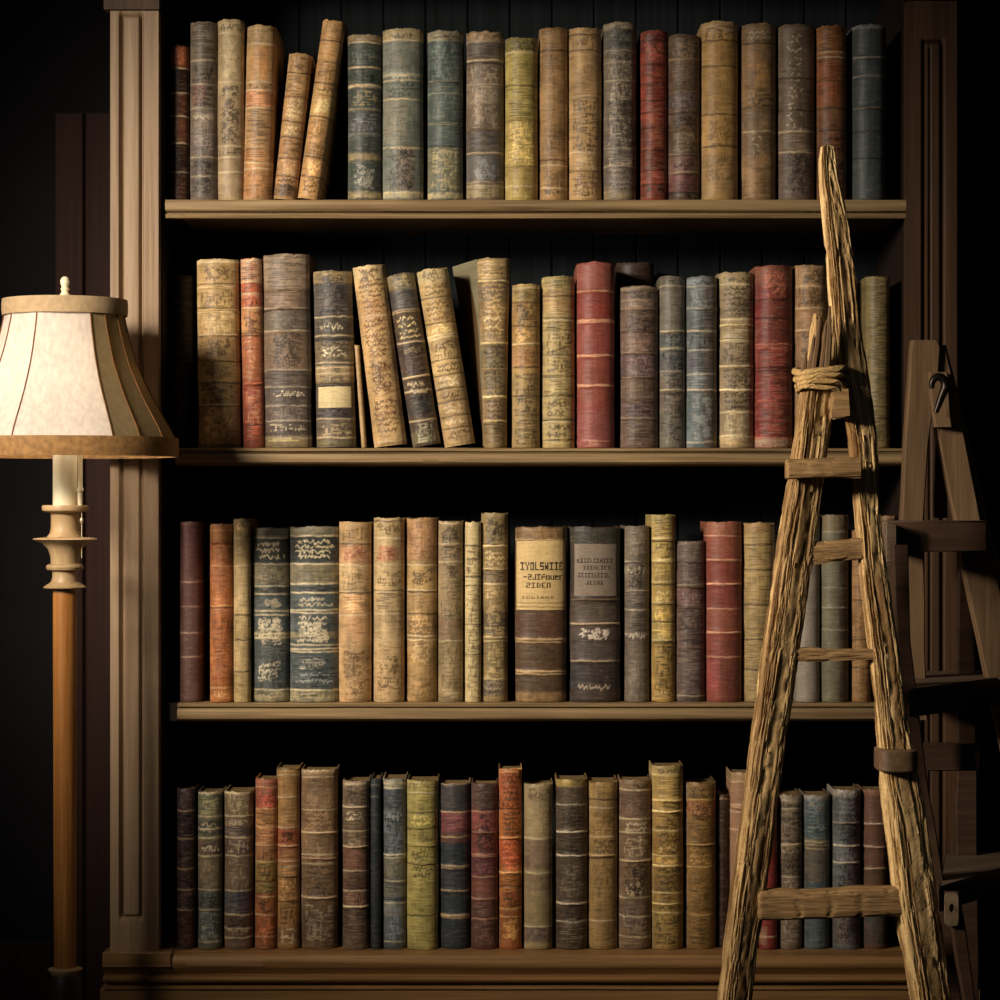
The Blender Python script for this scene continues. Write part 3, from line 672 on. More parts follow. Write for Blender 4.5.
# ---- third shelf (base 701)
book('smooth mauve-brown book at the left end of the third shelf', 2, 179, 200, 522, '6c4a48', b=[(522, 610, '6e4644'), (610, 702, '674c44', .7)], g=[582, 607, 633, 657], gc='b89880', k=.5)
book('fiery orange-brown tooled book, second from the left on the third shelf', 2, 209, 232, 524, 'a8622e', bot=699, b=[(524, 540, 'b07c48'), (566, 585, 'b86a3c'), (690, 702, 'c08040')], g=[530, 566, 606, 688], gc='dca468', d=[544, 608], t=[(542, 604, 'box', 'c88450', .7), (610, 680, 'box', '7a3c1c', .7), (690, 698, 'box', 'e8b070')])
book('slim light tan book between the orange-brown and slate books, third shelf', 2, 233, 250, 519, 'b09a66', b=[(519, 540, 'b4a070'), (565, 610, 'ac9a70', .7)], g=[566, 538], d=[615, 640, 672], t=[(540, 562, 'box', '8a7444', .6), (600, 696, 'fine', '857044', .6)])
book('slate green book with gilt scrollwork, left of the matching pair, third shelf', 2, 251, 288.5, 528, '48565a', bot=702, group='matching slate volumes on the third shelf', b=[(528, 538, '8a8468'), (538, 562, '2c3028'), (565, 584, '989070'), (588, 596, '343a38'), (692, 702, 'a8a078'), (632, 640, 'b0a06c', .5)], g=[538, 564, 586, 594, 611, 615, 634, 638, 690], gc='dcd2a8', t=[(541, 560, 'sq', 'e0d6ac'), (566, 584, 'box', '565038'), (598, 608, 'fl', 'b8b498'), (617, 632, 'fl', 'd8ceb0'), (619, 646, 'fl', 'd0c8aa'), (660, 682, 'fl', 'c0bca0')])
book('slate green book with gilt scrollwork, right and wider of the matching pair, third shelf', 2, 289, 338, 527, '48565a', bot=702, group='matching slate volumes on the third shelf', b=[(527, 536, '8c8466'), (536, 562, '2c3028'), (565, 584, '9c9470'), (588, 594, '2c3434'), (690, 702, 'a8a078'), (632, 638, 'b0a06c', .5)], g=[536, 564, 584, 593, 610, 613, 645, 649, 652, 690], gc='e4d8ac', t=[(539, 559, 'sq', 'ece2b8'), (566, 582, 'fine', '6c6444'), (597, 607, 'sq', 'b8b498'), (615, 643, 'sq', 'd8ceb0'), (620, 642, 'fl', 'd0c8aa'), (658, 670, 'fl', 'b0b0a0'), (672, 684, 'sq', '98a0a0')])
book('pinkish tan book right of the slate pair, third shelf', 2, 338, 371, 522, 'b49262', b=[(522, 542, 'a88c5c'), (544, 562, 'b07858', .6), (564, 592, 'bca474'), (594, 640, 'b28058', .6, .3, .9)], g=[543, 566, 592, 615], d=[544, 593], t=[(526, 540, 'box', '7c6038'), (545, 560, 'fl', '905038'), (566, 590, 'box', '7c6640', .8), (650, 696, 'fl', '6e5430'), (655, 700, 'box', '8a6e44', .6)])
book('light cream-tan book with red patch near its top, third shelf', 2, 373, 404, 518, 'b8a070', b=[(518, 536, 'ac9868'), (546, 562, 'a86448', .8, .15, .75), (565, 590, 'baa474'), (592, 640, '988460', .6, .1, .7), (645, 700, 'b09060', .7)], g=[538, 565, 592, 614], d=[521, 591], t=[(522, 534, 'fl', '6e5a34'), (546, 560, 'box', '8a3c2c', .8), (572, 586, 'box', '6e5830'), (655, 675, 'fl', '705a34'), (676, 694, 'box', '5c4626')])
book('reddish-topped tan book with scrolled lower spine, third shelf', 2, 406, 437, 518, 'a98a56', b=[(518, 560, 'a8744c', .7), (565, 590, 'b89c60'), (620, 640, '8c7048', .8), (650, 702, 'a4844c')], g=[565, 590, 636, 640], gc='e4d0a0', d=[592, 614], t=[(522, 560, 'fl', 'cc9c70', .7), (570, 586, 'fl', '5c4424'), (595, 612, 'box', '8a6c40', .6), (642, 665, 'fl', 'd0b47c'), (676, 698, 'box', '7a6034')])
book('dull brown-grey book with tooled upper half beside the scrolled tan one, third shelf', 2, 438, 463, 521, '8c7a58', b=[(521, 542, '92805c'), (543, 562, '8f7c60'), (620, 640, '7c644c', .8), (640, 702, '8c7c54', .8)], g=[523, 544, 562, 641], gc='c8b88c', t=[(564, 578, 'fl', '4e4028'), (580, 620, 'box', '5e5034'), (642, 690, 'box', '604c30', .7), (690, 700, 'fine', 'c8b888')], r=[544])
book('narrow cream book with lettering running up the spine, third shelf', 2, 465, 481, 522, 'c4b480', d=[546, 577, 586, 625, 655], t=[(546, 578, 'box', '5a4828'), (587, 623, 'box', '6a5634'), (626, 652, 'box', '6a5634'), (656, 698, 'box', '82704a')], k=.6)
book('tall olive-brown book with dark bottom next to the cream-labelled book, third shelf', 2, 481, 508, 513, '88754c', b=[(513, 543, '8f7e54'), (570, 584, '746650'), (612, 634, '4d4942', .8), (638, 680, '847448', .8), (680, 696, '47484a', .9, 0, .8), (696, 702, 'a08a58')], g=[546, 569, 584, 637, 641, 679], gc='d8c48c', d=[545, 570], r=[546, 569, 637], t=[(550, 566, 'sq', 'd8c080')])
book('thick brown book with a large cream title label, third shelf centre', 2, 515, 567, 527, '5c4632', b=[(527, 540, '8a6c42'), (612, 638, '5a3c2c'), (642, 670, '503c28'), (674, 692, '4c3c2a'), (692, 702, '97794a')], g=[540, 639, 642, 671, 674], gc='d4b480', r=[640, 672], k=.6, t=[(528, 539, 'box', 'a88a58', .6)],
     L=[(541, 610, 'cfb578', {'w': .95, 'k': .35, 'g': [603, 607], 'gc': '8a6c3c', 'label': 'large cream title label with dark lettering',
        'words': [('IYOLSWIIE', .08, .97, 562, 570.5, '2c1e10'), ('-2JIfouer', .14, .97, 574, 580, '3a2814'), ('2IDEN', .2, .72, 582.5, 588, '3a2814'), ('IooIeoI', .1, .78, 596, 599, '7a6038')]})])
book('thick black-brown book with rounded grey title label, third shelf centre', 2, 570, 621, 527, '3e3530', b=[(527, 543, '343a30'), (603, 622, '5b4f46'), (626, 640, '554a44'), (643, 660, '524a46'), (664, 690, '33363c'), (664, 702, '43332c', .6, .3, 1.), (690, 700, '453a34')], g=[624, 661], gc='a8957c', r=[600, 624, 661], k=.6, t=[(628, 640, 'fl', 'd8d0c0'), (684, 691, 'sq', 'b8a894')],
     L=[(544, 596, '82766a', {'w': .84, 'k': .35, 'label': 'grey title label with dark lettering', 'words': [('eIIILCIAIII', .06, .92, 558.5, 562.8, '2c2420'), ('IIIALIEI', .2, .88, 565.5, 570, '3c342e'), ('IIIIILEIIL', .08, .86, 573, 577.5, '2c2420'), ('JIIAI', .26, .7, 580.5, 585, '3c342e')]})])
book('slim smoky grey-brown book with pale left edge, left of the yellow one, third shelf', 2, 625, 650, 526, '6c6256', g=[562, 591, 610, 634], gc='b4aa94', b=[(566, 574, '8c8270'), (596, 640, '5a5250', .6)], t=[(530, 556, 'box', '928674', .7), (566, 574, 'sq', 'd0c4a8'), (632, 640, 'sq', 'd0c8b4'), (660, 700, 'box', '8a8072', .6)], d=[563, 592])
book('tall yellow-gold book with black ribs, the yellowest on the third shelf', 2, 652, 676, 515, 'b0984e', b=[(515, 522, '8c844c'), (586, 620, 'a0863a', .6), (644, 702, '98742c', .8)], g=[538, 560, 582, 603, 640], gc='e4d490', d=[541, 563, 585, 604, 622, 641, 643], r=[541, 563, 604, 641], t=[(565, 582, 'box', '76602c', .6), (590, 602, 'sq', 'dcc880'), (692, 700, 'fine', 'c8b070')])
book('low purple-brown book with dark ribs between yellow and red books, third shelf', 2, 677, 706, 541, '65524e', b=[(541, 562, '665a52'), (588, 608, '6a4c50'), (650, 702, '4f4644', .8)], g=[585, 696], gc='a89c84', d=[563, 587, 608, 629, 648], r=[587, 608, 648], t=[(543, 584, 'box', '80746c', .6)])
book('broad dusty red leather book, the only red one right of centre, third shelf', 2, 707, 743, 522, '863c32', b=[(522, 534, 'a46a50'), (536, 556, '94503e'), (585, 608, '843c38', .8), (610, 632, '94513f'), (660, 690, 'a03e44', .8, 0, .35), (640, 702, '6e4038', .6, .35, 1.)], g=[536, 560, 584, 609, 633, 657], gc='d8a080', r=[560, 584, 633], k=.6)
book('tan-gold finely ribbed book left of the ladder post, third shelf', 2, 744, 776, 523, 'a8905a', b=[(523, 532, '9c7850'), (610, 702, 'a4905c', .6)], d=[545, 570, 605, 640, 670], t=[(530, 700, 'fine', '6e5a34', .6)])
book('pale grey smooth book between the ladder posts, third shelf', 2, 797, 821, 515, '8f8a80', b=[(515, 540, '8a8478')], k=.4)
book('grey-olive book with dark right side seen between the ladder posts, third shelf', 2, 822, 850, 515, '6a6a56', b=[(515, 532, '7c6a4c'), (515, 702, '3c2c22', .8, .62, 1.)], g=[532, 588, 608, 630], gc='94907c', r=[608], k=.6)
book('tan-orange book just left of the right ladder post, third shelf', 2, 853, 872, 530, '9c7444', d=[560, 600, 640, 668], t=[(560, 700, 'fine', '64481f', .6)])
book('dim brown book right of the right ladder post, third shelf', 2, 880, 899, 516, '7c6044', g=[525], gc='a08a64', b=[(560, 702, '4c4034')])
# ---- bottom shelf (base 948)
book('dark purple-black book with gilt lines at the left end of the bottom shelf', 3, 176, 194, 789, '3f3034', bot=946, g=[814, 842, 872, 893, 913], gc='b89c70', b=[(915, 948, '5a2c22'), (850, 912, '47302c')])
book('slim book in green, brown and blue bands, second on the bottom shelf', 3, 197, 221, 792, '6a6a50', b=[(792, 818, '5c6450'), (824, 838, '3e464c'), (844, 858, '6a4e44'), (862, 892, '7a6a54'), (894, 912, '566468'), (914, 948, '4e6068')], g=[796, 820, 832, 841, 859, 893, 913, 945], t=[(798, 818, 'box', 'a8a070'), (825, 836, 'sq', 'c8b88c'), (848, 855, 'sq', 'e0d4b8'), (864, 890, 'box', '9c8c6c'), (916, 946, 'box', '9caaa0')])
book('brown book with slate blue lower band, left of the thin red-orange one, bottom shelf', 3, 223, 252, 792, '76624e', b=[(792, 820, '7c7052'), (829, 839, '3a3c42'), (842, 858, '604c48'), (894, 917, '4b5566'), (894, 917, '543c4c', .8, .55, 1.), (918, 945, '60463a')], g=[796, 819, 841, 859, 894, 918, 932, 941], t=[(797, 818, 'box', 'b8a884'), (822, 829, 'sq', 'd0c098'), (844, 856, 'box', 'b8ac90'), (862, 892, 'box', '9c8a70'), (930, 936, 'sq', 'c0b090')], gc='dcccA0')
book('slim book red on top, olive in the middle and orange at the base, bottom shelf', 3, 254, 276, 779, 'a8683c', lean=.3, b=[(779, 798, 'a05a48'), (799, 812, 'a83838'), (813, 832, 'b8844c'), (833, 862, 'a47448'), (863, 896, '88803c'), (900, 918, 'a4602c'), (920, 946, '9c5024')], g=[790, 812, 830, 848, 865, 900, 918, 940], d=[885], gc='d8b078')
book('orange and red banded tan book with overhanging cap, left of the wide brown one', 3, 276, 299, 768, 'a87c44', b=[(768, 776, 'b0904c'), (776, 828, 'a07844'), (830, 852, 'a4422c'), (852, 870, 'b07048'), (930, 946, '7c5c40')], g=[778, 800, 831, 849, 864, 870], d=[772, 879, 905], r=[849, 879], t=[(905, 930, 'box', '5c3c20'), (932, 946, 'box', 'd8c8a0'), (780, 828, 'fine', 'c09858', .6)])
book('widest brown book on the left half of the bottom shelf', 3, 300, 337, 770, '846848', b=[(770, 778, 'a48c68'), (870, 900, '806850'), (902, 948, '5e4a3a', .8)], g=[774, 780, 813, 836, 858, 867, 901], r=[836, 862, 901], gc='ccb890', t=[(790, 812, 'box', 'a48a68', .6), (838, 866, 'box', 'a89074', .6), (908, 944, 'box', 'b8a88c', .7)])
book('brown book with brick-red middle panel, left of the thin navy one, bottom shelf', 3, 342, 369, 781, '72604c', b=[(781, 792, '9c8c70'), (812, 826, '78664e'), (848, 876, '7a4a3c'), (880, 908, '6a4438'), (912, 948, '463830')], g=[787, 810, 834, 850, 874, 894, 910], gc='ccbc98', r=[810, 850, 910], t=[(814, 824, 'sq', 'd0c4a4'), (850, 874, 'box', '96705c', .5)])
book('very thin dark navy book squeezed between brown and blue-grey ones, bottom shelf', 3, 370.5, 380.5, 779, '2c363c', g=[788, 800], gc='6c7468', k=.6)
book('blue-grey book with pale base, left of the yellow-olive one, bottom shelf', 3, 382, 406, 779, '5c6a70', b=[(779, 790, 'a09c80'), (790, 812, '3f4a54'), (814, 856, '6c7a84', .8), (860, 880, '87846a'), (880, 900, '77796a'), (906, 920, '8c8e80'), (920, 946, '596670')], g=[786, 791, 858, 861, 884, 906, 945], gc='d0cca8', d=[903], r=[858], t=[(816, 824, 'sq', 'a8b4b4'), (862, 884, 'box', '5c604c')])
book('yellow-olive book, the yellowest on the bottom shelf', 3, 406.5, 438, 781, 'aaa052', b=[(781, 793, '8a824c'), (866, 885, 'b0a258')], g=[796], d=[816, 832, 849, 867, 919], r=[849, 867], t=[(797, 814, 'fine', '7c7438', .7), (834, 847, 'fl', '6c6430', .7), (869, 882, 'sq', '3c3818'), (886, 916, 'fine', '7c7438', .6), (922, 944, 'fine', '80783c', .6)])
book('navy book with crimson upper band and gilt lines, bottom shelf centre', 3, 440, 470, 784, '303a42', b=[(784, 812, '4c4444'), (814, 836, '8c4448'), (836, 846, '70483c'), (871, 893, '3a3640')], g=[787, 815, 840, 869, 871, 894, 918, 921], gc='c8b084', r=[870, 894, 919], k=.6, t=[(816, 834, 'fine', 'ac6c68', .7)])
book('dark maroon book with lighter red panel, left of the bright orange one, bottom shelf', 3, 471, 498, 784, '663c38', b=[(784, 812, '54453c'), (816, 834, 'a05050'), (838, 858, '8a4440'), (860, 880, '5a2f38'), (884, 900, '85503f'), (904, 948, '503a30')], g=[815, 858, 880, 902, 922], gc='c08c70', r=[836, 860, 902], k=.7)
book('bright orange book standing above its neighbours, bottom shelf centre', 3, 498.5, 522, 769, 'ac5824', b=[(769, 800, 'a8582c'), (812, 840, 'b0641c'), (842, 866, 'b04c20'), (870, 895, 'b8742c'), (900, 948, '9c6428', .8)], g=[772, 775, 841, 876, 912, 920], gc='e4a860', d=[812, 890], r=[841, 876], t=[(918, 944, 'fl', 'dca850', .8)])
book('pale khaki book with mauve lower panels, right of the bright orange one, bottom shelf', 3, 524, 553, 784, '9c8c64', b=[(784, 808, '9c8c68'), (843, 872, '7a6454'), (878, 894, '74604c', .8), (896, 928, '94845c'), (930, 946, '5f4c4c')], g=[842, 876, 930], gc='d8cca0', k=.6, t=[(791, 803, 'box', '5c4c34'), (808, 842, 'box', 'b8a878', .4)])
book('dark brown book with yellowish cap and silver lines, bottom shelf', 3, 556, 588, 780, '55483a', b=[(780, 790, 'b0984c'), (912, 948, '443628')], g=[808, 835, 859, 907, 925], gc='c4bca8', r=[835, 859, 907], t=[(868, 900, 'box', '8a7c68', .6), (922, 946, 'fine', '988a70', .6)])
book('golden tan finely lined book right of the yellow-capped dark one, bottom shelf', 3, 589, 618, 782, '9e7f48', b=[(782, 800, 'a48848'), (850, 862, 'a08450')], g=[811, 840, 859, 924], d=[803, 861], r=[859], t=[(784, 800, 'box', '7c6030', .7), (802, 840, 'fl', '76582c', .6), (862, 900, 'box', '74582c', .7), (905, 944, 'fine', '7c5f34', .6)])
book('brown book with rows of pale tooling, left of the tall golden one, bottom shelf', 3, 619.5, 652, 780, '7c644a', b=[(780, 793, '8a7050'), (795, 820, '60443c'), (864, 884, '84664a'), (905, 930, '685650', .8)], g=[793, 822, 836, 864, 901, 920, 940], gc='d8c8a0', r=[864], t=[(800, 818, 'box', '8c7460', .5), (825, 835, 'sq', 'd0c0a0'), (840, 860, 'box', 'c0ac88'), (868, 880, 'box', '3c2c1c'), (886, 900, 'fl', 'd0bc90'), (908, 938, 'box', 'a89480', .6)])
book('tall golden book with broad flared cap, the tallest on the bottom shelf', 3, 652, 684, 766, 'a4853e', b=[(766, 778, 'bca968'), (778, 800, '948248'), (803, 815, 'b49850'), (840, 860, '9a742e'), (870, 895, '7c6030'), (915, 948, '9c8440')], g=[778, 803, 815, 834, 859, 869, 896, 907, 916], gc='e8d490', r=[804, 815, 869, 907], t=[(846, 856, 'fl', 'd8bc70')])
book('golden-brown book with bluish worn left edge beside the flared-cap one, bottom shelf', 3, 686, 717, 783, '8a672c', side='788088', b=[(783, 800, '8c7040'), (783, 948, '8892a0', .6, 0, .06), (803, 818, 'a05a34', .7), (850, 880, '86662e')], g=[803, 827, 848, 870, 918], gc='c8a860', d=[827], r=[848], t=[(806, 818, 'box', 'c89060', .7), (880, 916, 'fl', '5c441c', .7)])
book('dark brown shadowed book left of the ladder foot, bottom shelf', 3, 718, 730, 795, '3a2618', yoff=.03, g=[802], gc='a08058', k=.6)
book('pinkish tan book with flared cap, partly behind the left ladder post, bottom shelf', 3, 731, 757, 773, 'a47c60', b=[(773, 784, 'b09468')], g=[785, 808, 815, 833], gc='e0c098', r=[811], k=.5)
book('cream and crimson book showing only below the lowest rung, bottom shelf', 3, 760, 778, 796, '8a2c28', b=[(930, 948, '9c7c60', .9, 0, .4)], g=[940], k=.6)
book('grey-brown book with a column of pale blocks, first between the ladder posts, bottom shelf', 3, 780, 803, 795, '776a58', b=[(798, 806, 'a49880'), (846, 856, 'a09070'), (860, 900, '6c5a4c')], g=[803, 812, 848, 880], gc='b8ac94', d=[822, 845], r=[848], t=[(815, 844, 'box', '3a3028')])
book('teal-blue book with tan middle, second between the ladder posts, bottom shelf', 3, 805, 831, 795, '47585e', b=[(795, 804, '908a7c'), (818, 840, '4a6068'), (842, 852, '8a7c5c'), (852, 885, '6c5c48', .8)], g=[845, 852], gc='c0b088', t=[(804, 815, 'fl', '8c8878'), (828, 834, 'sq', 'a0a8a4')], r=[849])
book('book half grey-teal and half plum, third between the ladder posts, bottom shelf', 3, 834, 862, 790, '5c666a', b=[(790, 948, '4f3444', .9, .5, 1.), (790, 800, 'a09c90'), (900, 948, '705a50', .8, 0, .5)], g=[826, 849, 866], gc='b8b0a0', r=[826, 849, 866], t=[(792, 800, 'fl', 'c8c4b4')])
book('chestnut brown book nearest the right ladder post, bottom shelf', 3, 864, 889, 790, '6e4c3c', b=[(790, 800, '8c6048'), (872, 885, '5e4a2c'), (905, 948, '3e4848')], g=[827, 850, 872], gc='c0a898', r=[827, 850, 872], k=.6)
# BOOKS-END

# embossed medallion board of the turned book is carved on its side
# ------------------------------------------------------------------ rustic ladder
def post(name, rows, Y, depth, parent, seed, c1='b39763', c2='7d6136', rot=25, amp=.0034, botz=-1, label=None, topjag=0., fu=4.6, step=1.15):
    """rows: (py, xl, xr); a split-wood post whose outline follows the rows, long cracks along the grain"""
    rows = sorted(rows, reverse=True)          # from the foot (large py) upwards
    k = K(Y)
    zr = np.array([PZ(r[0], Y) for r in rows]); xl = np.array([PX(r[1], Y) for r in rows]); xr = np.array([PX(r[2], Y) for r in rows])
    if botz >= 0:                              # carry the last slope on to the floor
        s = (zr[0] - botz) / (zr[1] - zr[0])
        xl = np.insert(xl, 0, xl[0] - (xl[1] - xl[0]) * s); xr = np.insert(xr, 0, xr[0] - (xr[1] - xr[0]) * s); zr = np.insert(zr, 0, botz)
    nz = max(12, int((zr[-1] - zr[0]) / (step * k))); na = 224
    z = np.linspace(zr[0], zr[-1], nz)
    L = np.interp(z, zr, xl); R_ = np.interp(z, zr, xr)
    ker = np.hanning(31); ker /= ker.sum()
    if nz > 60:
        L = np.convolve(np.pad(L, 15, 'edge'), ker, 'valid'); R_ = np.convolve(np.pad(R_, 15, 'edge'), ker, 'valid')
    th = np.linspace(0, 2 * np.pi, na, endpoint=False)
    e = .42
    cx = np.sign(np.cos(th)) * np.abs(np.cos(th)) ** e; cy = np.sign(np.sin(th)) * np.abs(np.sin(th)) ** e
    a = math.radians(rot)
    X0 = cx * math.cos(a) - cy * .75 * math.sin(a); Y0 = cx * math.sin(a) + cy * .75 * math.cos(a)
    mx = np.abs(X0).max(); X0 = X0 / mx; Y0 = Y0 / mx
    TH, Z = np.meshgrid(th, z)
    arcl = np.stack([X0, Y0], 1); 
    u = np.cumsum(np.r_[0, np.hypot(np.diff(X0), np.diff(Y0))])          # girth coordinate
    Uu = np.repeat(u[None, :], nz, 0)
    meander = (fbm(Z * 16, Uu * .6, seed + 3) - .5) * .6
    n1 = vnoise((Uu + meander * .45) * fu, Z * 9, seed); n2 = vnoise((Uu + meander * .3) * fu * 2.0, Z * 16, seed + 5)
    crack = np.clip(1 - np.abs(n1 - .5) * 8, 0, 1) * np.clip((vnoise(Uu * 3, Z * 30, seed + 8) - .25) * 3, 0, 1)
    n3 = vnoise((Uu + meander * .35) * fu * 3.4, Z * 30, seed + 6)
    crack2 = np.clip(1 - np.abs(n2 - .5) * 5, 0, 1) * .7 + np.clip(1 - np.abs(n3 - .5) * 4, 0, 1) * .35
    lump = (fbm(Uu * 1.2, Z * 14, seed + 9) - .5)
    seamfade = np.minimum(1, np.minimum(Uu, u[-1] - Uu) * 4)
    disp = -(crack + crack2) * amp + lump * .0028 * seamfade + (n1 - .5) * amp * .35
    hw = (R_ - L) / 2; xc = (R_ + L) / 2
    endf = np.ones(nz)
    X = xc[:, None] + X0[None, :] * (hw[:, None] + disp); Yv = Y + Y0[None, :] * (hw[:, None] * depth + disp)
    if topjag:
        tj = (vnoise(th * 3.5, th * 0, seed + 12)) ** 2 * topjag
        Z = Z + tj[None, :] * np.clip((z - (z[-1] - .05)) / .05, 0, 1)[:, None]
    V = np.stack([X, Yv, Z], -1).reshape(-1, 3)
    idn = np.arange(nz * na).reshape(nz, na); nxt = np.roll(idn, -1, 1)
    q = np.stack([idn[:-1], nxt[:-1], nxt[1:], idn[1:]], -1).reshape(-1, 4)
    F = [tuple(int(t_) for t_ in r) for r in q]
    # rounded top and bottom
    ctop = len(V); V = np.concatenate([V, [[xc[-1], Y, z[-1] + (.004 if not topjag else topjag * .3)], [xc[0], Y, z[0]]]])
    for i in range(na):
        j = (i + 1) % na
        F.append((int(idn[-1, i]), int(idn[-1, j]), ctop)); F.append((int(idn[0, j]), int(idn[0, i]), ctop + 1))
    g = fbm(Uu * 9 + 3, Z * 9, seed + 21, 3); g2 = fbm(Uu * 1.5, Z * 5, seed + 22, 2)
    mixv = np.clip((g - .5) * 2.2 + (g2 - .5) * 1.6 + .5, 0, 1)[..., None]
    Cc = (np.array(lin(c2)) * (1 - mixv) + np.array(lin(c1)) * mixv).reshape(-1, 3)
    Cc = np.concatenate([Cc, [lin(c1), lin(c1)]])
    return link(name, mesh(name, V, F, 75, Cc), M['straw'], parent, label)

YL = -.47
lad = empty('wooden_ladder', 'rustic weathered wooden ladder with cracked bark-like posts standing before the bookcase', 'ladder', (0, 0, 0))
post('post', [(1000, 718, 752), (950, 723, 758), (900, 729, 765), (850, 735, 772), (800, 742, 778), (750, 748, 785), (700, 755, 793), (650, 761, 800), (600, 768, 807), (560, 774, 812), (520, 780, 818), (480, 787, 824), (440, 794, 829), (400, 799, 833), (370, 804, 836), (345, 808, 838), (325, 812, 838)],
     YL, .85, lad, 101, 'bd9d6c', '6b4f2f', rot=20, botz=0, label='left post with broken splintered top', topjag=.02)
post('post', [(1000, 910, 951), (950, 901, 945), (900, 892, 938), (850, 887, 931), (800, 881, 923), (770, 878, 917), (740, 876, 911), (700, 873, 905), (650, 868, 899), (600, 862, 892), (560, 858, 886), (520, 855, 881), (480, 852, 879), (440, 848, 877), (400, 841, 873), (370, 834, 868), (340, 831, 863), (310, 829, 860), (270, 827, 856), (230, 823, 850), (200, 820.5, 845), (175, 818.5, 839), (155, 818, 836), (147, 821, 834)],
     YL + .005, .9, lad, 211, 'cfb07c', '7a5b36', rot=17, botz=0, label='taller right post rising above the lashing')
# splinters standing out of the broken left post
for (xa, ya, xb, yb2, r) in ((813, 372, 820, 316, .0042), (820, 378, 826, 322, .0035), (826, 380, 830, 306, .005), (803, 372, 806, 352, .004), (808, 380, 814, 335, .0034)):
    YY = YL - .03
    v, f = tube([(PX(xa, YY), YY, PZ(ya, YY)), (PX((xa + xb) / 2 + .6, YY), YY + .002, PZ((ya + yb2) / 2, YY)), (PX(xb, YY), YY, PZ(yb2, YY))], [r * 1.1, r, r * .35], 6)
    link('splinter', mesh('splinter', v, f, 25), M['step'], lad)
def rung(x0, x1, y0, y1, y0b, y1b, Y, dep, mat, seed, label=None):
    nx = 110; prof = []
    v, f = [], []; m = 40
    for i in range(nx + 1):
        t = i / nx; px = x0 + (x1 - x0) * t
        zc = (PZ(y0 + (y0b - y0) * t, Y) + PZ(y1 + (y1b - y1) * t, Y)) / 2
        hh = (PZ(y0 + (y0b - y0) * t, Y) - PZ(y1 + (y1b - y1) * t, Y)) / 2
        for j in range(m):
            a = 2 * math.pi * j / m
            c, s_ = math.cos(a), math.sin(a)
            cc = math.copysign(abs(c) ** .45, c); ss = math.copysign(abs(s_) ** .45, s_)
            cr = float(vnoise(t * (x1 - x0) * .035, j * .55, seed)); lump = (float(vnoise(t * (x1 - x0) * .04, j * .1, seed + 2)) - .5)
            dd = -max(0, 1 - abs(cr - .5) * 6) * .0022 + lump * .0035
            ef = 1 - .12 * max(0, (abs(t - .5) * 2 - .96) / .04)
            v.append((PX(px, Y), Y + (dep + dd) * cc * ef, zc + (hh + dd) * ss * ef))
    for i in range(nx):
        for j in range(m):
            k = (j + 1) % m; f.append((i * m + j, (i + 1) * m + j, (i + 1) * m + k, i * m + k))
    f.append(tuple(range(m))); f.append(tuple(nx * m + j for j in range(m - 1, -1, -1)))
    me = mesh('rung', v, f, 60); bmfix(me)
    return link('rung', me, mat, lad, label)
rung(786, 861, 459, 480, 457, 478, YL - .045, .018, M['rung'], 31, 'top rung nailed across the front of both posts')
rung(808, 862, 542, 566, 537, 560, YL + .005, .014, M['rung'], 32)
rung(785, 878, 648, 661, 649, 659, YL, .010, M['rung'], 33, 'thin rung')
rung(757, 905, 890, 920, 885, 915, YL, .017, M['rung'], 34, 'thick lowest rung')
# lashing: several turns of twisted fibre round both posts at the top
turns = []
for t_i, (pyc, r) in enumerate(((372, .0055), (378, .005), (384, .0042), (389, .0036))):
    pts = []
    for i in range(49):
        a = 2 * math.pi * i / 48
        cxp = 821; rx = 25 - t_i * .8
        pts.append((PX(cxp + rx * math.copysign(abs(math.cos(a)) ** .7, math.cos(a)), YL), YL + .0 + .037 * math.copysign(abs(math.sin(a)) ** .7, math.sin(a)), PZ(pyc + 2 * math.sin(a * 2 + t_i), YL)))
    turns.append(tube(pts, r, 8))
    pts2 = [(p[0], p[1] + (.0035 if p[1] > YL else -.0035) * 1, p[2] + .0022 * math.sin(i * 1.1 + t_i)) for i, p in enumerate(pts)]
    turns.append(tube(pts2, r * .45, 6))
v, f = join(turns); link('lashing', mesh('lashing', v, f, 60), M['rope'], lad, 'fibre lashing wound round the post tops')
# wedge hanging under the lashing
YY = YL - .02
v = [(PX(831, YY), YY - .016, PZ(388, YY)), (PX(848, YY), YY - .016, PZ(388, YY)), (PX(850, YY), YY - .014, PZ(417, YY)), (PX(831, YY), YY - .014, PZ(420, YY)),
     (PX(831, YY), YY + .02, PZ(388, YY)), (PX(848, YY), YY + .02, PZ(388, YY)), (PX(850, YY), YY + .02, PZ(415, YY)), (PX(831, YY), YY + .02, PZ(418, YY))]
me = mesh('wedge', v, [(0, 3, 2, 1), (4, 5, 6, 7), (0, 1, 5, 4), (3, 7, 6, 2), (0, 4, 7, 3), (1, 2, 6, 5)], 30)
bm = bmesh.new(); bm.from_mesh(me); bmesh.ops.bevel(bm, geom=bm.edges[:], offset=.0018, segments=2, affect='EDGES'); bm.to_mesh(me); bm.free()
link('wedge', me, M['rung'], lad, 'small wooden wedge under the lashing')
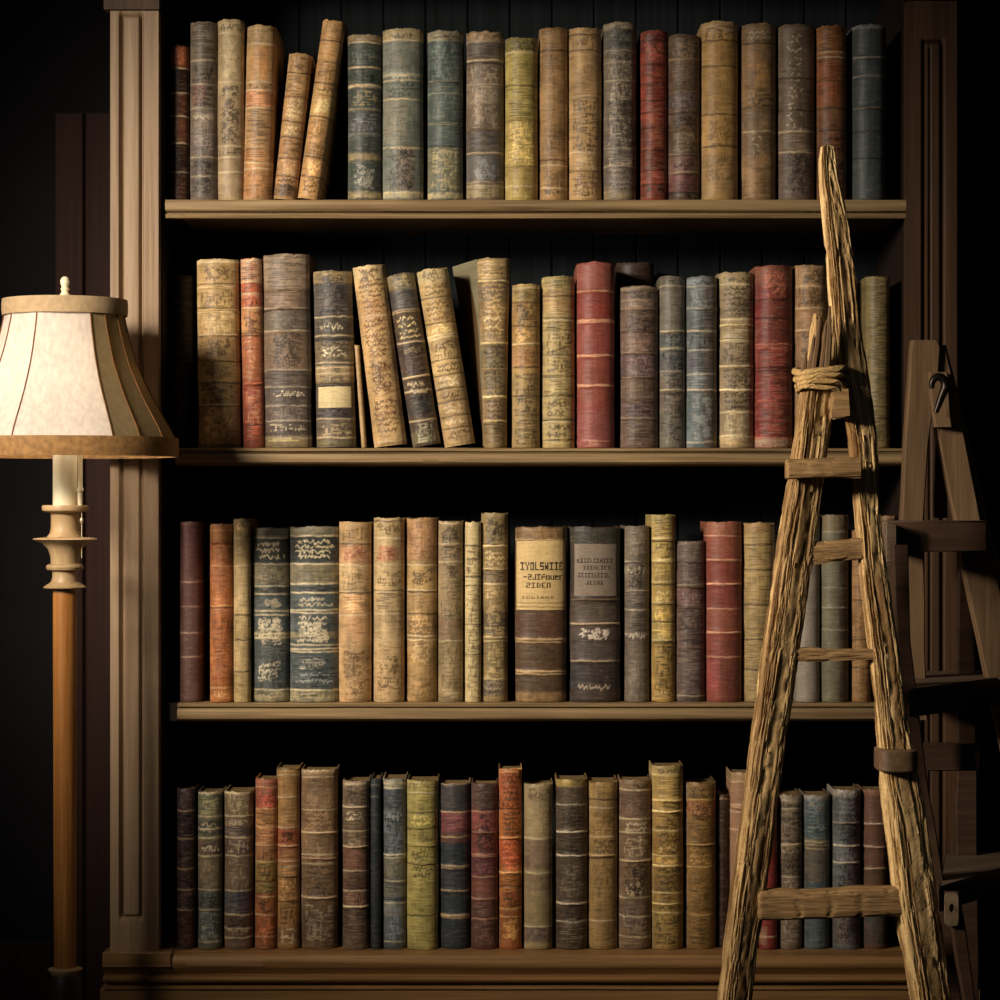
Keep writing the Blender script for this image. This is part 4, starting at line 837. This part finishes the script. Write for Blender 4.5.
# strap on the right post
pts = []
def band_wrap(xa, xb, y0, y1, Y, ry, mat, parent, name, label):
    v, f = [], []; n = 40
    for z_, g_ in ((y0, 0), (y0 + 1.5, .0018), (y1 - 1.5, .0018), (y1, 0)):
        for i in range(n):
            a = 2 * math.pi * i / n; c, s_ = math.cos(a), math.sin(a)
            cc = math.copysign(abs(c) ** .6, c); ss = math.copysign(abs(s_) ** .6, s_)
            v.append((PX((xa + xb) / 2, Y) + ((xb - xa) / 2 * K(Y) + g_) * cc, Y + (ry + g_) * ss, PZ(z_ + (.06 * (c * 10)), Y)))
    for k in range(3):
        for i in range(n):
            j = (i + 1) % n; f.append((k * n + i, (k + 1) * n + i, (k + 1) * n + j, k * n + j))
    f.append(tuple(range(n))); f.append(tuple(3 * n + i for i in range(n - 1, -1, -1)))
    me = mesh(name, v, f, 40); bmfix(me); link(name, me, mat, parent, label)
band_wrap(876.5, 915, 748, 770, YL + .005, .034, M['strap'], lad, 'strap', 'dark band wrapped round the right post')

# ------------------------------------------------------------------ step ladder behind, right
st = empty('step_ladder', 'dark wooden step ladder with deep treads behind the rustic ladder at the right edge', 'ladder', (0, 0, 0))
def board(name, rows, Y, th, mat, label=None, botz=None, jag=0):
    """plank whose outline follows rows (py, xl, xr), thickness th"""
    rows = sorted(rows)
    pts = [(PX(r[1], Y), PX(r[2], Y), PZ(r[0], Y)) for r in rows]
    if botz is not None:
        (a0, a1, az), (b0, b1, bz) = pts[-2], pts[-1]; s = (bz - botz) / (az - bz)
        pts.append((b0 + (b0 - a0) * s, b1 + (b1 - a1) * s, botz))
    v, f = [], []
    zs = np.array([p[2] for p in pts])[::-1]; l = np.array([p[0] for p in pts])[::-1]; r_ = np.array([p[1] for p in pts])[::-1]
    n = max(8, int((zs[-1] - zs[0]) / .006)); Z = np.linspace(zs[0], zs[-1], n + 1)
    sd = int(rows[0][0] + rows[0][1])
    Lx = np.interp(Z, zs, l) + (vnoise(Z * 18, Z * 0, sd) - .5) * .002; Rx = np.interp(Z, zs, r_) + (vnoise(Z * 18, Z * 0, sd + 3) - .5) * .002
    b_ = min(.002, th * .3)
    for i in range(n + 1):
        a, c, z = Lx[i], Rx[i], Z[i]
        v += [(a + b_, Y, z), (c - b_, Y, z), (c, Y + b_, z), (c, Y + th - b_, z), (c - b_, Y + th, z), (a + b_, Y + th, z), (a, Y + th - b_, z), (a, Y + b_, z)]
    for i in range(n):
        for j in range(8):
            k = (j + 1) % 8; f.append((i * 8 + j, i * 8 + k, (i + 1) * 8 + k, (i + 1) * 8 + j))
    f.append(tuple(range(7, -1, -1))); f.append(tuple(n * 8 + j for j in range(8)))
    return link(name, mesh(name, v, f, 30), mat, st, label)
board('stile', [(340, 913, 937), (346, 912, 940), (380, 909, 938), (430, 906, 930), (520, 902, 924), (660, 908, 926), (720, 911, 928)], -.20, .03, M['step'], 'upright stile with cut top')
board('brace', [(372, 929, 948), (400, 931, 950), (427, 935, 953)], -.215, .02, M['step'], 'short block behind the hook')
board('leg', [(345, 938, 945), (400, 935, 958), (430, 937, 963), (520, 955, 981), (600, 970, 1003), (660, 983, 1018)], -.19, .03, M['step'], 'slanting right leg', 0)
board('leg', [(345, 944, 946), (430, 963.5, 967), (520, 981.5, 988), (660, 1018, 1030)], -.17, .05, M['step'], 'narrow outer rail of the slanting leg', 0)
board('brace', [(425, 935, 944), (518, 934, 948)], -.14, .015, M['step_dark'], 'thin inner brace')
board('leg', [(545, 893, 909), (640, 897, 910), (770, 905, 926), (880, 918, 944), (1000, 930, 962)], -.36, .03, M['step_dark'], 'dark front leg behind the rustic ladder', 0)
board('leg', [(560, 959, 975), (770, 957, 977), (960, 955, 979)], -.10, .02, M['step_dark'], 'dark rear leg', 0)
def tread(poly, ztop, th, label):
    """poly: list of (px, Y) plan corners counter-clockwise from the front-left; deep wooden step"""
    n = len(poly); P = [(PX(p, y), y) for p, y in poly]
    v = [(x, y, ztop) for x, y in P] + [(x, y, ztop - th) for x, y in P]
    f = [tuple(range(n)), tuple(range(2 * n - 1, n - 1, -1))] + [(i, i + n, (i + 1) % n + n, (i + 1) % n) for i in range(n)]
    me = mesh('tread', v, f, 30); bmfix(me)
    bm = bmesh.new(); bm.from_mesh(me); bmesh.ops.bevel(bm, geom=bm.edges[:], offset=.002, segments=2, affect='EDGES'); bm.to_mesh(me); bm.free()
    me.materials.append(M['tread_top']); me.materials.append(M['step_dark'])
    for p in me.polygons: p.material_index = 0 if p.normal.z > .6 else 1
    o = bpy.data.objects.new('tread', me); C.objects.link(o); o.parent = st; o['label'] = label
tread([(888, -.30), (987, -.30), (984, -.12), (892, -.12)], PZ(521, -.30), 31 * K(-.30), 'top tread')
tread([(909, -.42), (1030, -.10), (1030, -.04), (909, -.04)], PZ(689, -.42), 29 * K(-.42), 'middle tread, deep and angled')
tread([(939, -.42), (1030, -.14), (1030, -.04), (945, -.08)], PZ(887, -.42), 26 * K(-.42), 'lowest visible tread, deep and angled')
part_boxes('crossbar', [(PX(913, -.28), PX(980, -.28), -.28, -.255, PZ(771, -.28), PZ(744, -.28))], M['step_dark'], st)
part_boxes('end_block', [(PX(886, -.33), PX(897, -.33), -.33, -.30, PZ(563, -.33), PZ(524, -.33))], M['tread_top'], st)
# hook
hp = []
for i in range(19):
    t = i / 18; a = math.pi * (1.1 - 1.35 * min(1, t * 1.6))
    if t < .62: x = 938 + 7 * math.cos(a); y = 386 - 9 * math.sin(a)
    else: x = 945 - (t - .62) * 26; y = 386 + (t - .62) * 70
    hp.append((PX(x, -.23), -.235, PZ(y, -.23)))
v, f = tube(hp, [.004 + .003 * math.sin(math.pi * i / 18) for i in range(19)], 10)
link('hook', mesh('hook', v, f, 60), M['iron'], st, 'black iron hook near the top')
# worn plate with a keyhole below the lowest tread
YY = -.505
def plate():
    x0, x1, z0, z1 = PX(945, YY), PX(958.5, YY), PZ(926, YY), PZ(893, YY)
    n = 28; cxx = (x0 + x1) / 2; czz = (z0 + z1) / 2 + .002; v = []; 
    for yy in (YY, YY + .006):
        for i in range(n):
            a = 2 * math.pi * i / n; c, s_ = math.cos(a), math.sin(a)
            v.append((cxx + (x1 - x0) / 2 * math.copysign(abs(c) ** .35, c), yy, (z0 + z1) / 2 + (z1 - z0) / 2 * math.copysign(abs(s_) ** .4, s_)))
        for i in range(n):
            a = 2 * math.pi * i / n; v.append((cxx + .0035 * math.cos(a), yy, czz + .006 * math.sin(a)))
    f = []
    for i in range(n):
        j = (i + 1) % n
        f += [(i, j, n + j, n + i), (2 * n + i, 3 * n + i, 3 * n + j, 2 * n + j), (i, 2 * n + i, 2 * n + j, j), (n + i, n + j, 3 * n + j, 3 * n + i)]
    me = mesh('keyhole_plate', v, f, 40); bmfix(me); link('keyhole_plate', me, M['worn_metal'], st, 'pale worn plate with a dark keyhole')
plate()
board('brace', [(893, 946, 960), (1000, 964, 976)], -.498, .02, M['step_dark'], 'short post carrying the keyhole plate', 0)

# ------------------------------------------------------------------ floor lamp
LY = -.205; LX = PX(65, LY); k = K(LY)
lamp = empty('floor_lamp', 'cream bell-shaped shade floor lamp with turned neck and wooden pole, left of the bookcase', 'lamp', (LX, LY, 0))
def z(py): return PZ(py, LY)
sh = bpy.data.objects.new('lamp_shade', None)
prof = [(440, 111.5), (430, 107), (420, 101), (410, 95), (395, 86.5), (380, 79), (365, 72.5), (350, 67.5), (335, 63.5), (322, 60.5), (312, 59)]
seams = [-108, -80, -50, -17, 34, 50, 68, 86, 110, 140, 170, 200, 230]      # degrees, 0 facing the camera, + to the right
# shade body is split into its cloth panels
def shade_panel(a0, a1, mat, parent):
    na = max(4, int((a1 - a0) / 2.5)); pts = [];
    ys = np.linspace(312, 440, 30); rs = np.interp(ys, [p[0] for p in prof[::-1]], [p[1] for p in prof[::-1]])
    v, f = [], []
    for off in (0, -.0012):
        for y, r in zip(ys, rs):
            for i in range(na + 1):
                t = i / na; a = math.radians(a0 + (a1 - a0) * t)
                rr = r * k * (1 - .022 * math.sin(math.pi * t) * (a1 - a0) / 30) + off
                v.append((rr * math.sin(a), -rr * math.cos(a), z(y)))
    n = na + 1; m = len(ys); o2 = n * m
    for q in range(m - 1):
        for i in range(na):
            a = q * n + i; f.append((a, a + n, a + n + 1, a + 1)); f.append((o2 + a, o2 + a + 1, o2 + a + n + 1, o2 + a + n))
    me = mesh('shade_panel', v, f, 60)
    return link('shade_panel', me, mat, parent, 'darker olive panel' if mat == M['shade2'] else None)
ring = lambda r, y0, y1, t: [(r - t, z(y1)), (r, z(y1)), (r + .0008, z(y1) + (z(y0) - z(y1)) * .3), (r + .0008, z(y1) + (z(y0) - z(y1)) * .7), (r, z(y0)), (r - t, z(y0)), (r - t, z(y1))]
v, f = lathe(ring(112.5 * k, 438, 457, .003), 72, False)
shade = link('lamp_shade', mesh('lamp_shade', v, f, 50), M['trim'], lamp, 'cream bell-shaped cloth shade with brown trim')
v, f = lathe(ring(62 * k, 300, 316, .003), 72, False)
link('top_trim', mesh('top_trim', v, f, 50), M['trim_top'], shade, 'narrow upper trim')
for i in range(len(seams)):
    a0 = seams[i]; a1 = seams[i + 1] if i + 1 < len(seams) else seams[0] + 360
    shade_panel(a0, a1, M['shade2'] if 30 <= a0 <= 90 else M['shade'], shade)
    pts = []
    for y in np.linspace(313, 439, 24):
        r = np.interp(y, [p[0] for p in prof[::-1]], [p[1] for p in prof[::-1]]) * k + .0008; a = math.radians(a0)
        pts.append((r * math.sin(a), -r * math.cos(a), z(y)))
    v, f = tube(pts, .0010, 6); link('piping', mesh('piping', v, f, 60), M['seam'], shade)
# spider holding the shade
sp_ = [tube([(0, 0, z(303)), (60 * k * math.cos(a), 60 * k * math.sin(a), z(303))], .0015, 6) for a in (0.4, 2.5, 4.6)]
v, f = join(sp_); link('shade_spider', mesh('shade_spider', v, f), M['chain'], shade)
v, f = lathe([(.0005, z(303)), (10 * k, z(300)), (9 * k, z(298)), (4.5 * k, z(294)), (3.2 * k, z(291)), (4.6 * k, z(289)), (3.2 * k, z(287)), (4.5 * k, z(284)), (4.8 * k, z(281)), (3.6 * k, z(278)), (1.5 * k, z(276.6)), (.0002, z(276.3))], 24, False)
link('finial', mesh('finial', v, f, 50), M['finial'], lamp)
v, f = lathe([(11.8 * k, z(507)), (12 * k, z(505)), (12 * k, z(430)), (10.5 * k, z(428))], 40); link('candle_tube', mesh('candle_tube', v, f, 40), M['candle'], lamp, 'cream tube between shade and neck')
v, f = lathe([(2.2 * k, z(430)), (2.2 * k, z(303))], 12); link('harp_rod', mesh('harp_rod', v, f, 40), M['chain'], lamp)
for ax in (-46, 30):  # left bulb set off-centre; right one added to brighten the pilaster
    v, f = lathe([(.0005, z(414)), (6 * k, z(412)), (11 * k, z(404)), (13 * k, z(394)), (11 * k, z(384)), (5 * k, z(377)), (.0005, z(376))], 24, False, ax * k, 0)
    link('bulb', mesh('bulb', v, f, 60), M['bulb'], lamp)
    v, f = join([lathe([(4 * k, z(424)), (4.5 * k, z(412))], 16, True, ax * k, 0), tube([(0, 0, z(426)), (ax * k * .6, 0, z(428)), (ax * k, 0, z(424))], .003, 8)])
    link('bulb_socket', mesh('bulb_socket', v, f, 40), M['chain'], lamp)
neck = [(12, 592), (12.5, 590), (14, 588.5), (21, 588), (21.5, 587), (14, 582), (12.5, 577), (12.5, 573), (13, 570.5), (18, 569.5), (19, 567), (18, 565), (14, 563.5), (14.5, 556), (17, 549), (23, 543), (30, 540.3), (32, 539.3), (31, 538.3), (18, 537), (15, 533), (14, 528), (14, 514), (15, 512.5), (20, 512), (22.5, 510.5), (23, 507), (22.2, 505.2), (19, 505.8), (13, 506.5)]
v, f = lathe([(r * k, z(y)) for r, y in neck], 56); link('turned_neck', mesh('turned_neck', v, f, 35), M['turned'], lamp, 'pale turned wooden neck with flanges')
v, f = lathe([(11 * k, z(968)), (11.3 * k, z(900)), (11.5 * k, z(780)), (11.8 * k, z(700)), (12 * k, z(591))], 40); link('pole', mesh('pole', v, f, 40), M['pole'], lamp, 'orange-brown wooden pole')
v, f = lathe([(12 * k, z(976)), (13.5 * k, z(974)), (17 * k, z(969.5)), (17 * k, z(968.5)), (12 * k, z(967))], 40); link('collar', mesh('collar', v, f, 40), M['turned'], lamp, 'pale collar above the base')
v, f = lathe([(95 * k, 0), (95 * k, .012), (70 * k, .022), (30 * k, .035), (19 * k, .06), (16.5 * k, z(1010)), (16 * k, z(980)), (13 * k, z(975))], 56); link('base', mesh('base', v, f, 40), M['lampbase'], lamp, 'dark flared base')
# pull switch rod and chain on the right
cx = 16.5 * k
v, f = join([lathe([(2.2 * k, z(508)), (2.6 * k, z(500)), (2.6 * k, z(492)), (3.6 * k, z(491)), (3.6 * k, z(489)), (2.4 * k, z(487)), (2.4 * k, z(440))], 16, True, cx, -.012)])
link('switch_rod', mesh('switch_rod', v, f, 40), M['finial'], lamp)
v, f = join([tube([(cx + .003, -.016, z(508)), (cx + .003, -.016, z(558))], .0008, 6), lathe([(.0004, z(524.5)), (2 * k, z(522)), (2 * k, z(519)), (.0004, z(516.5))], 12, False, cx + .003, -.016)])
link('pull_chain', mesh('pull_chain', v, f, 60), M['chain'], lamp)

# ------------------------------------------------------------------ light
def aim(o, tgt):
    d = Vector(tgt) - o.location; o.rotation_euler = d.to_track_quat('-Z', 'Y').to_euler()
def spot(name, loc, tgt, energy, col, size, blend, radius):
    l = bpy.data.lights.new(name, 'SPOT'); l.energy = energy; l.color = col; l.spot_size = math.radians(size); l.spot_blend = blend; l.shadow_soft_size = radius
    o = bpy.data.objects.new(name, l); C.objects.link(o); o.location = loc; aim(o, tgt); return o
spot('key_light', (-1.6, -1.95, 1.75), (-.13, 0, 1.05), 405, (1, .88, .73), 45, 1.0, .25)
spot('added_lamp_spot', (-1.75, -1.1, 1.25), (-.68, -.2, 1.05), 27, (1, .91, .82), 34, .9, .12)  # unseen spot added to brighten the left side of the lamp
o = spot('added_ladder_spot', (-1.5, -1.5, 1.45), (.49, -.46, .95), 300, (1, .86, .69), 60, .9, .12)  # unseen spot added to brighten the ladder alone
o.scale = (.16, 1, 1)
w = bpy.data.worlds.new('world'); bpy.context.scene.world = w; w.use_nodes = True
w.node_tree.nodes['Background'].inputs[0].default_value = (.55, .6, .7, 1); w.node_tree.nodes['Background'].inputs[1].default_value = .03

cam = bpy.data.cameras.new('camera'); co = bpy.data.objects.new('camera', cam); C.objects.link(co)
co.location = (0, -D, ZC); co.rotation_euler = (math.pi / 2, 0, 0)
cam.sensor_width = 36; cam.lens = 36 * D / (1000 * S); cam.clip_start = .05
sc_ = bpy.context.scene
sc_.camera = co
sc_.view_settings.view_transform = 'Standard'; sc_.view_settings.look = 'None'; sc_.view_settings.gamma = 1; sc_.view_settings.exposure = 0
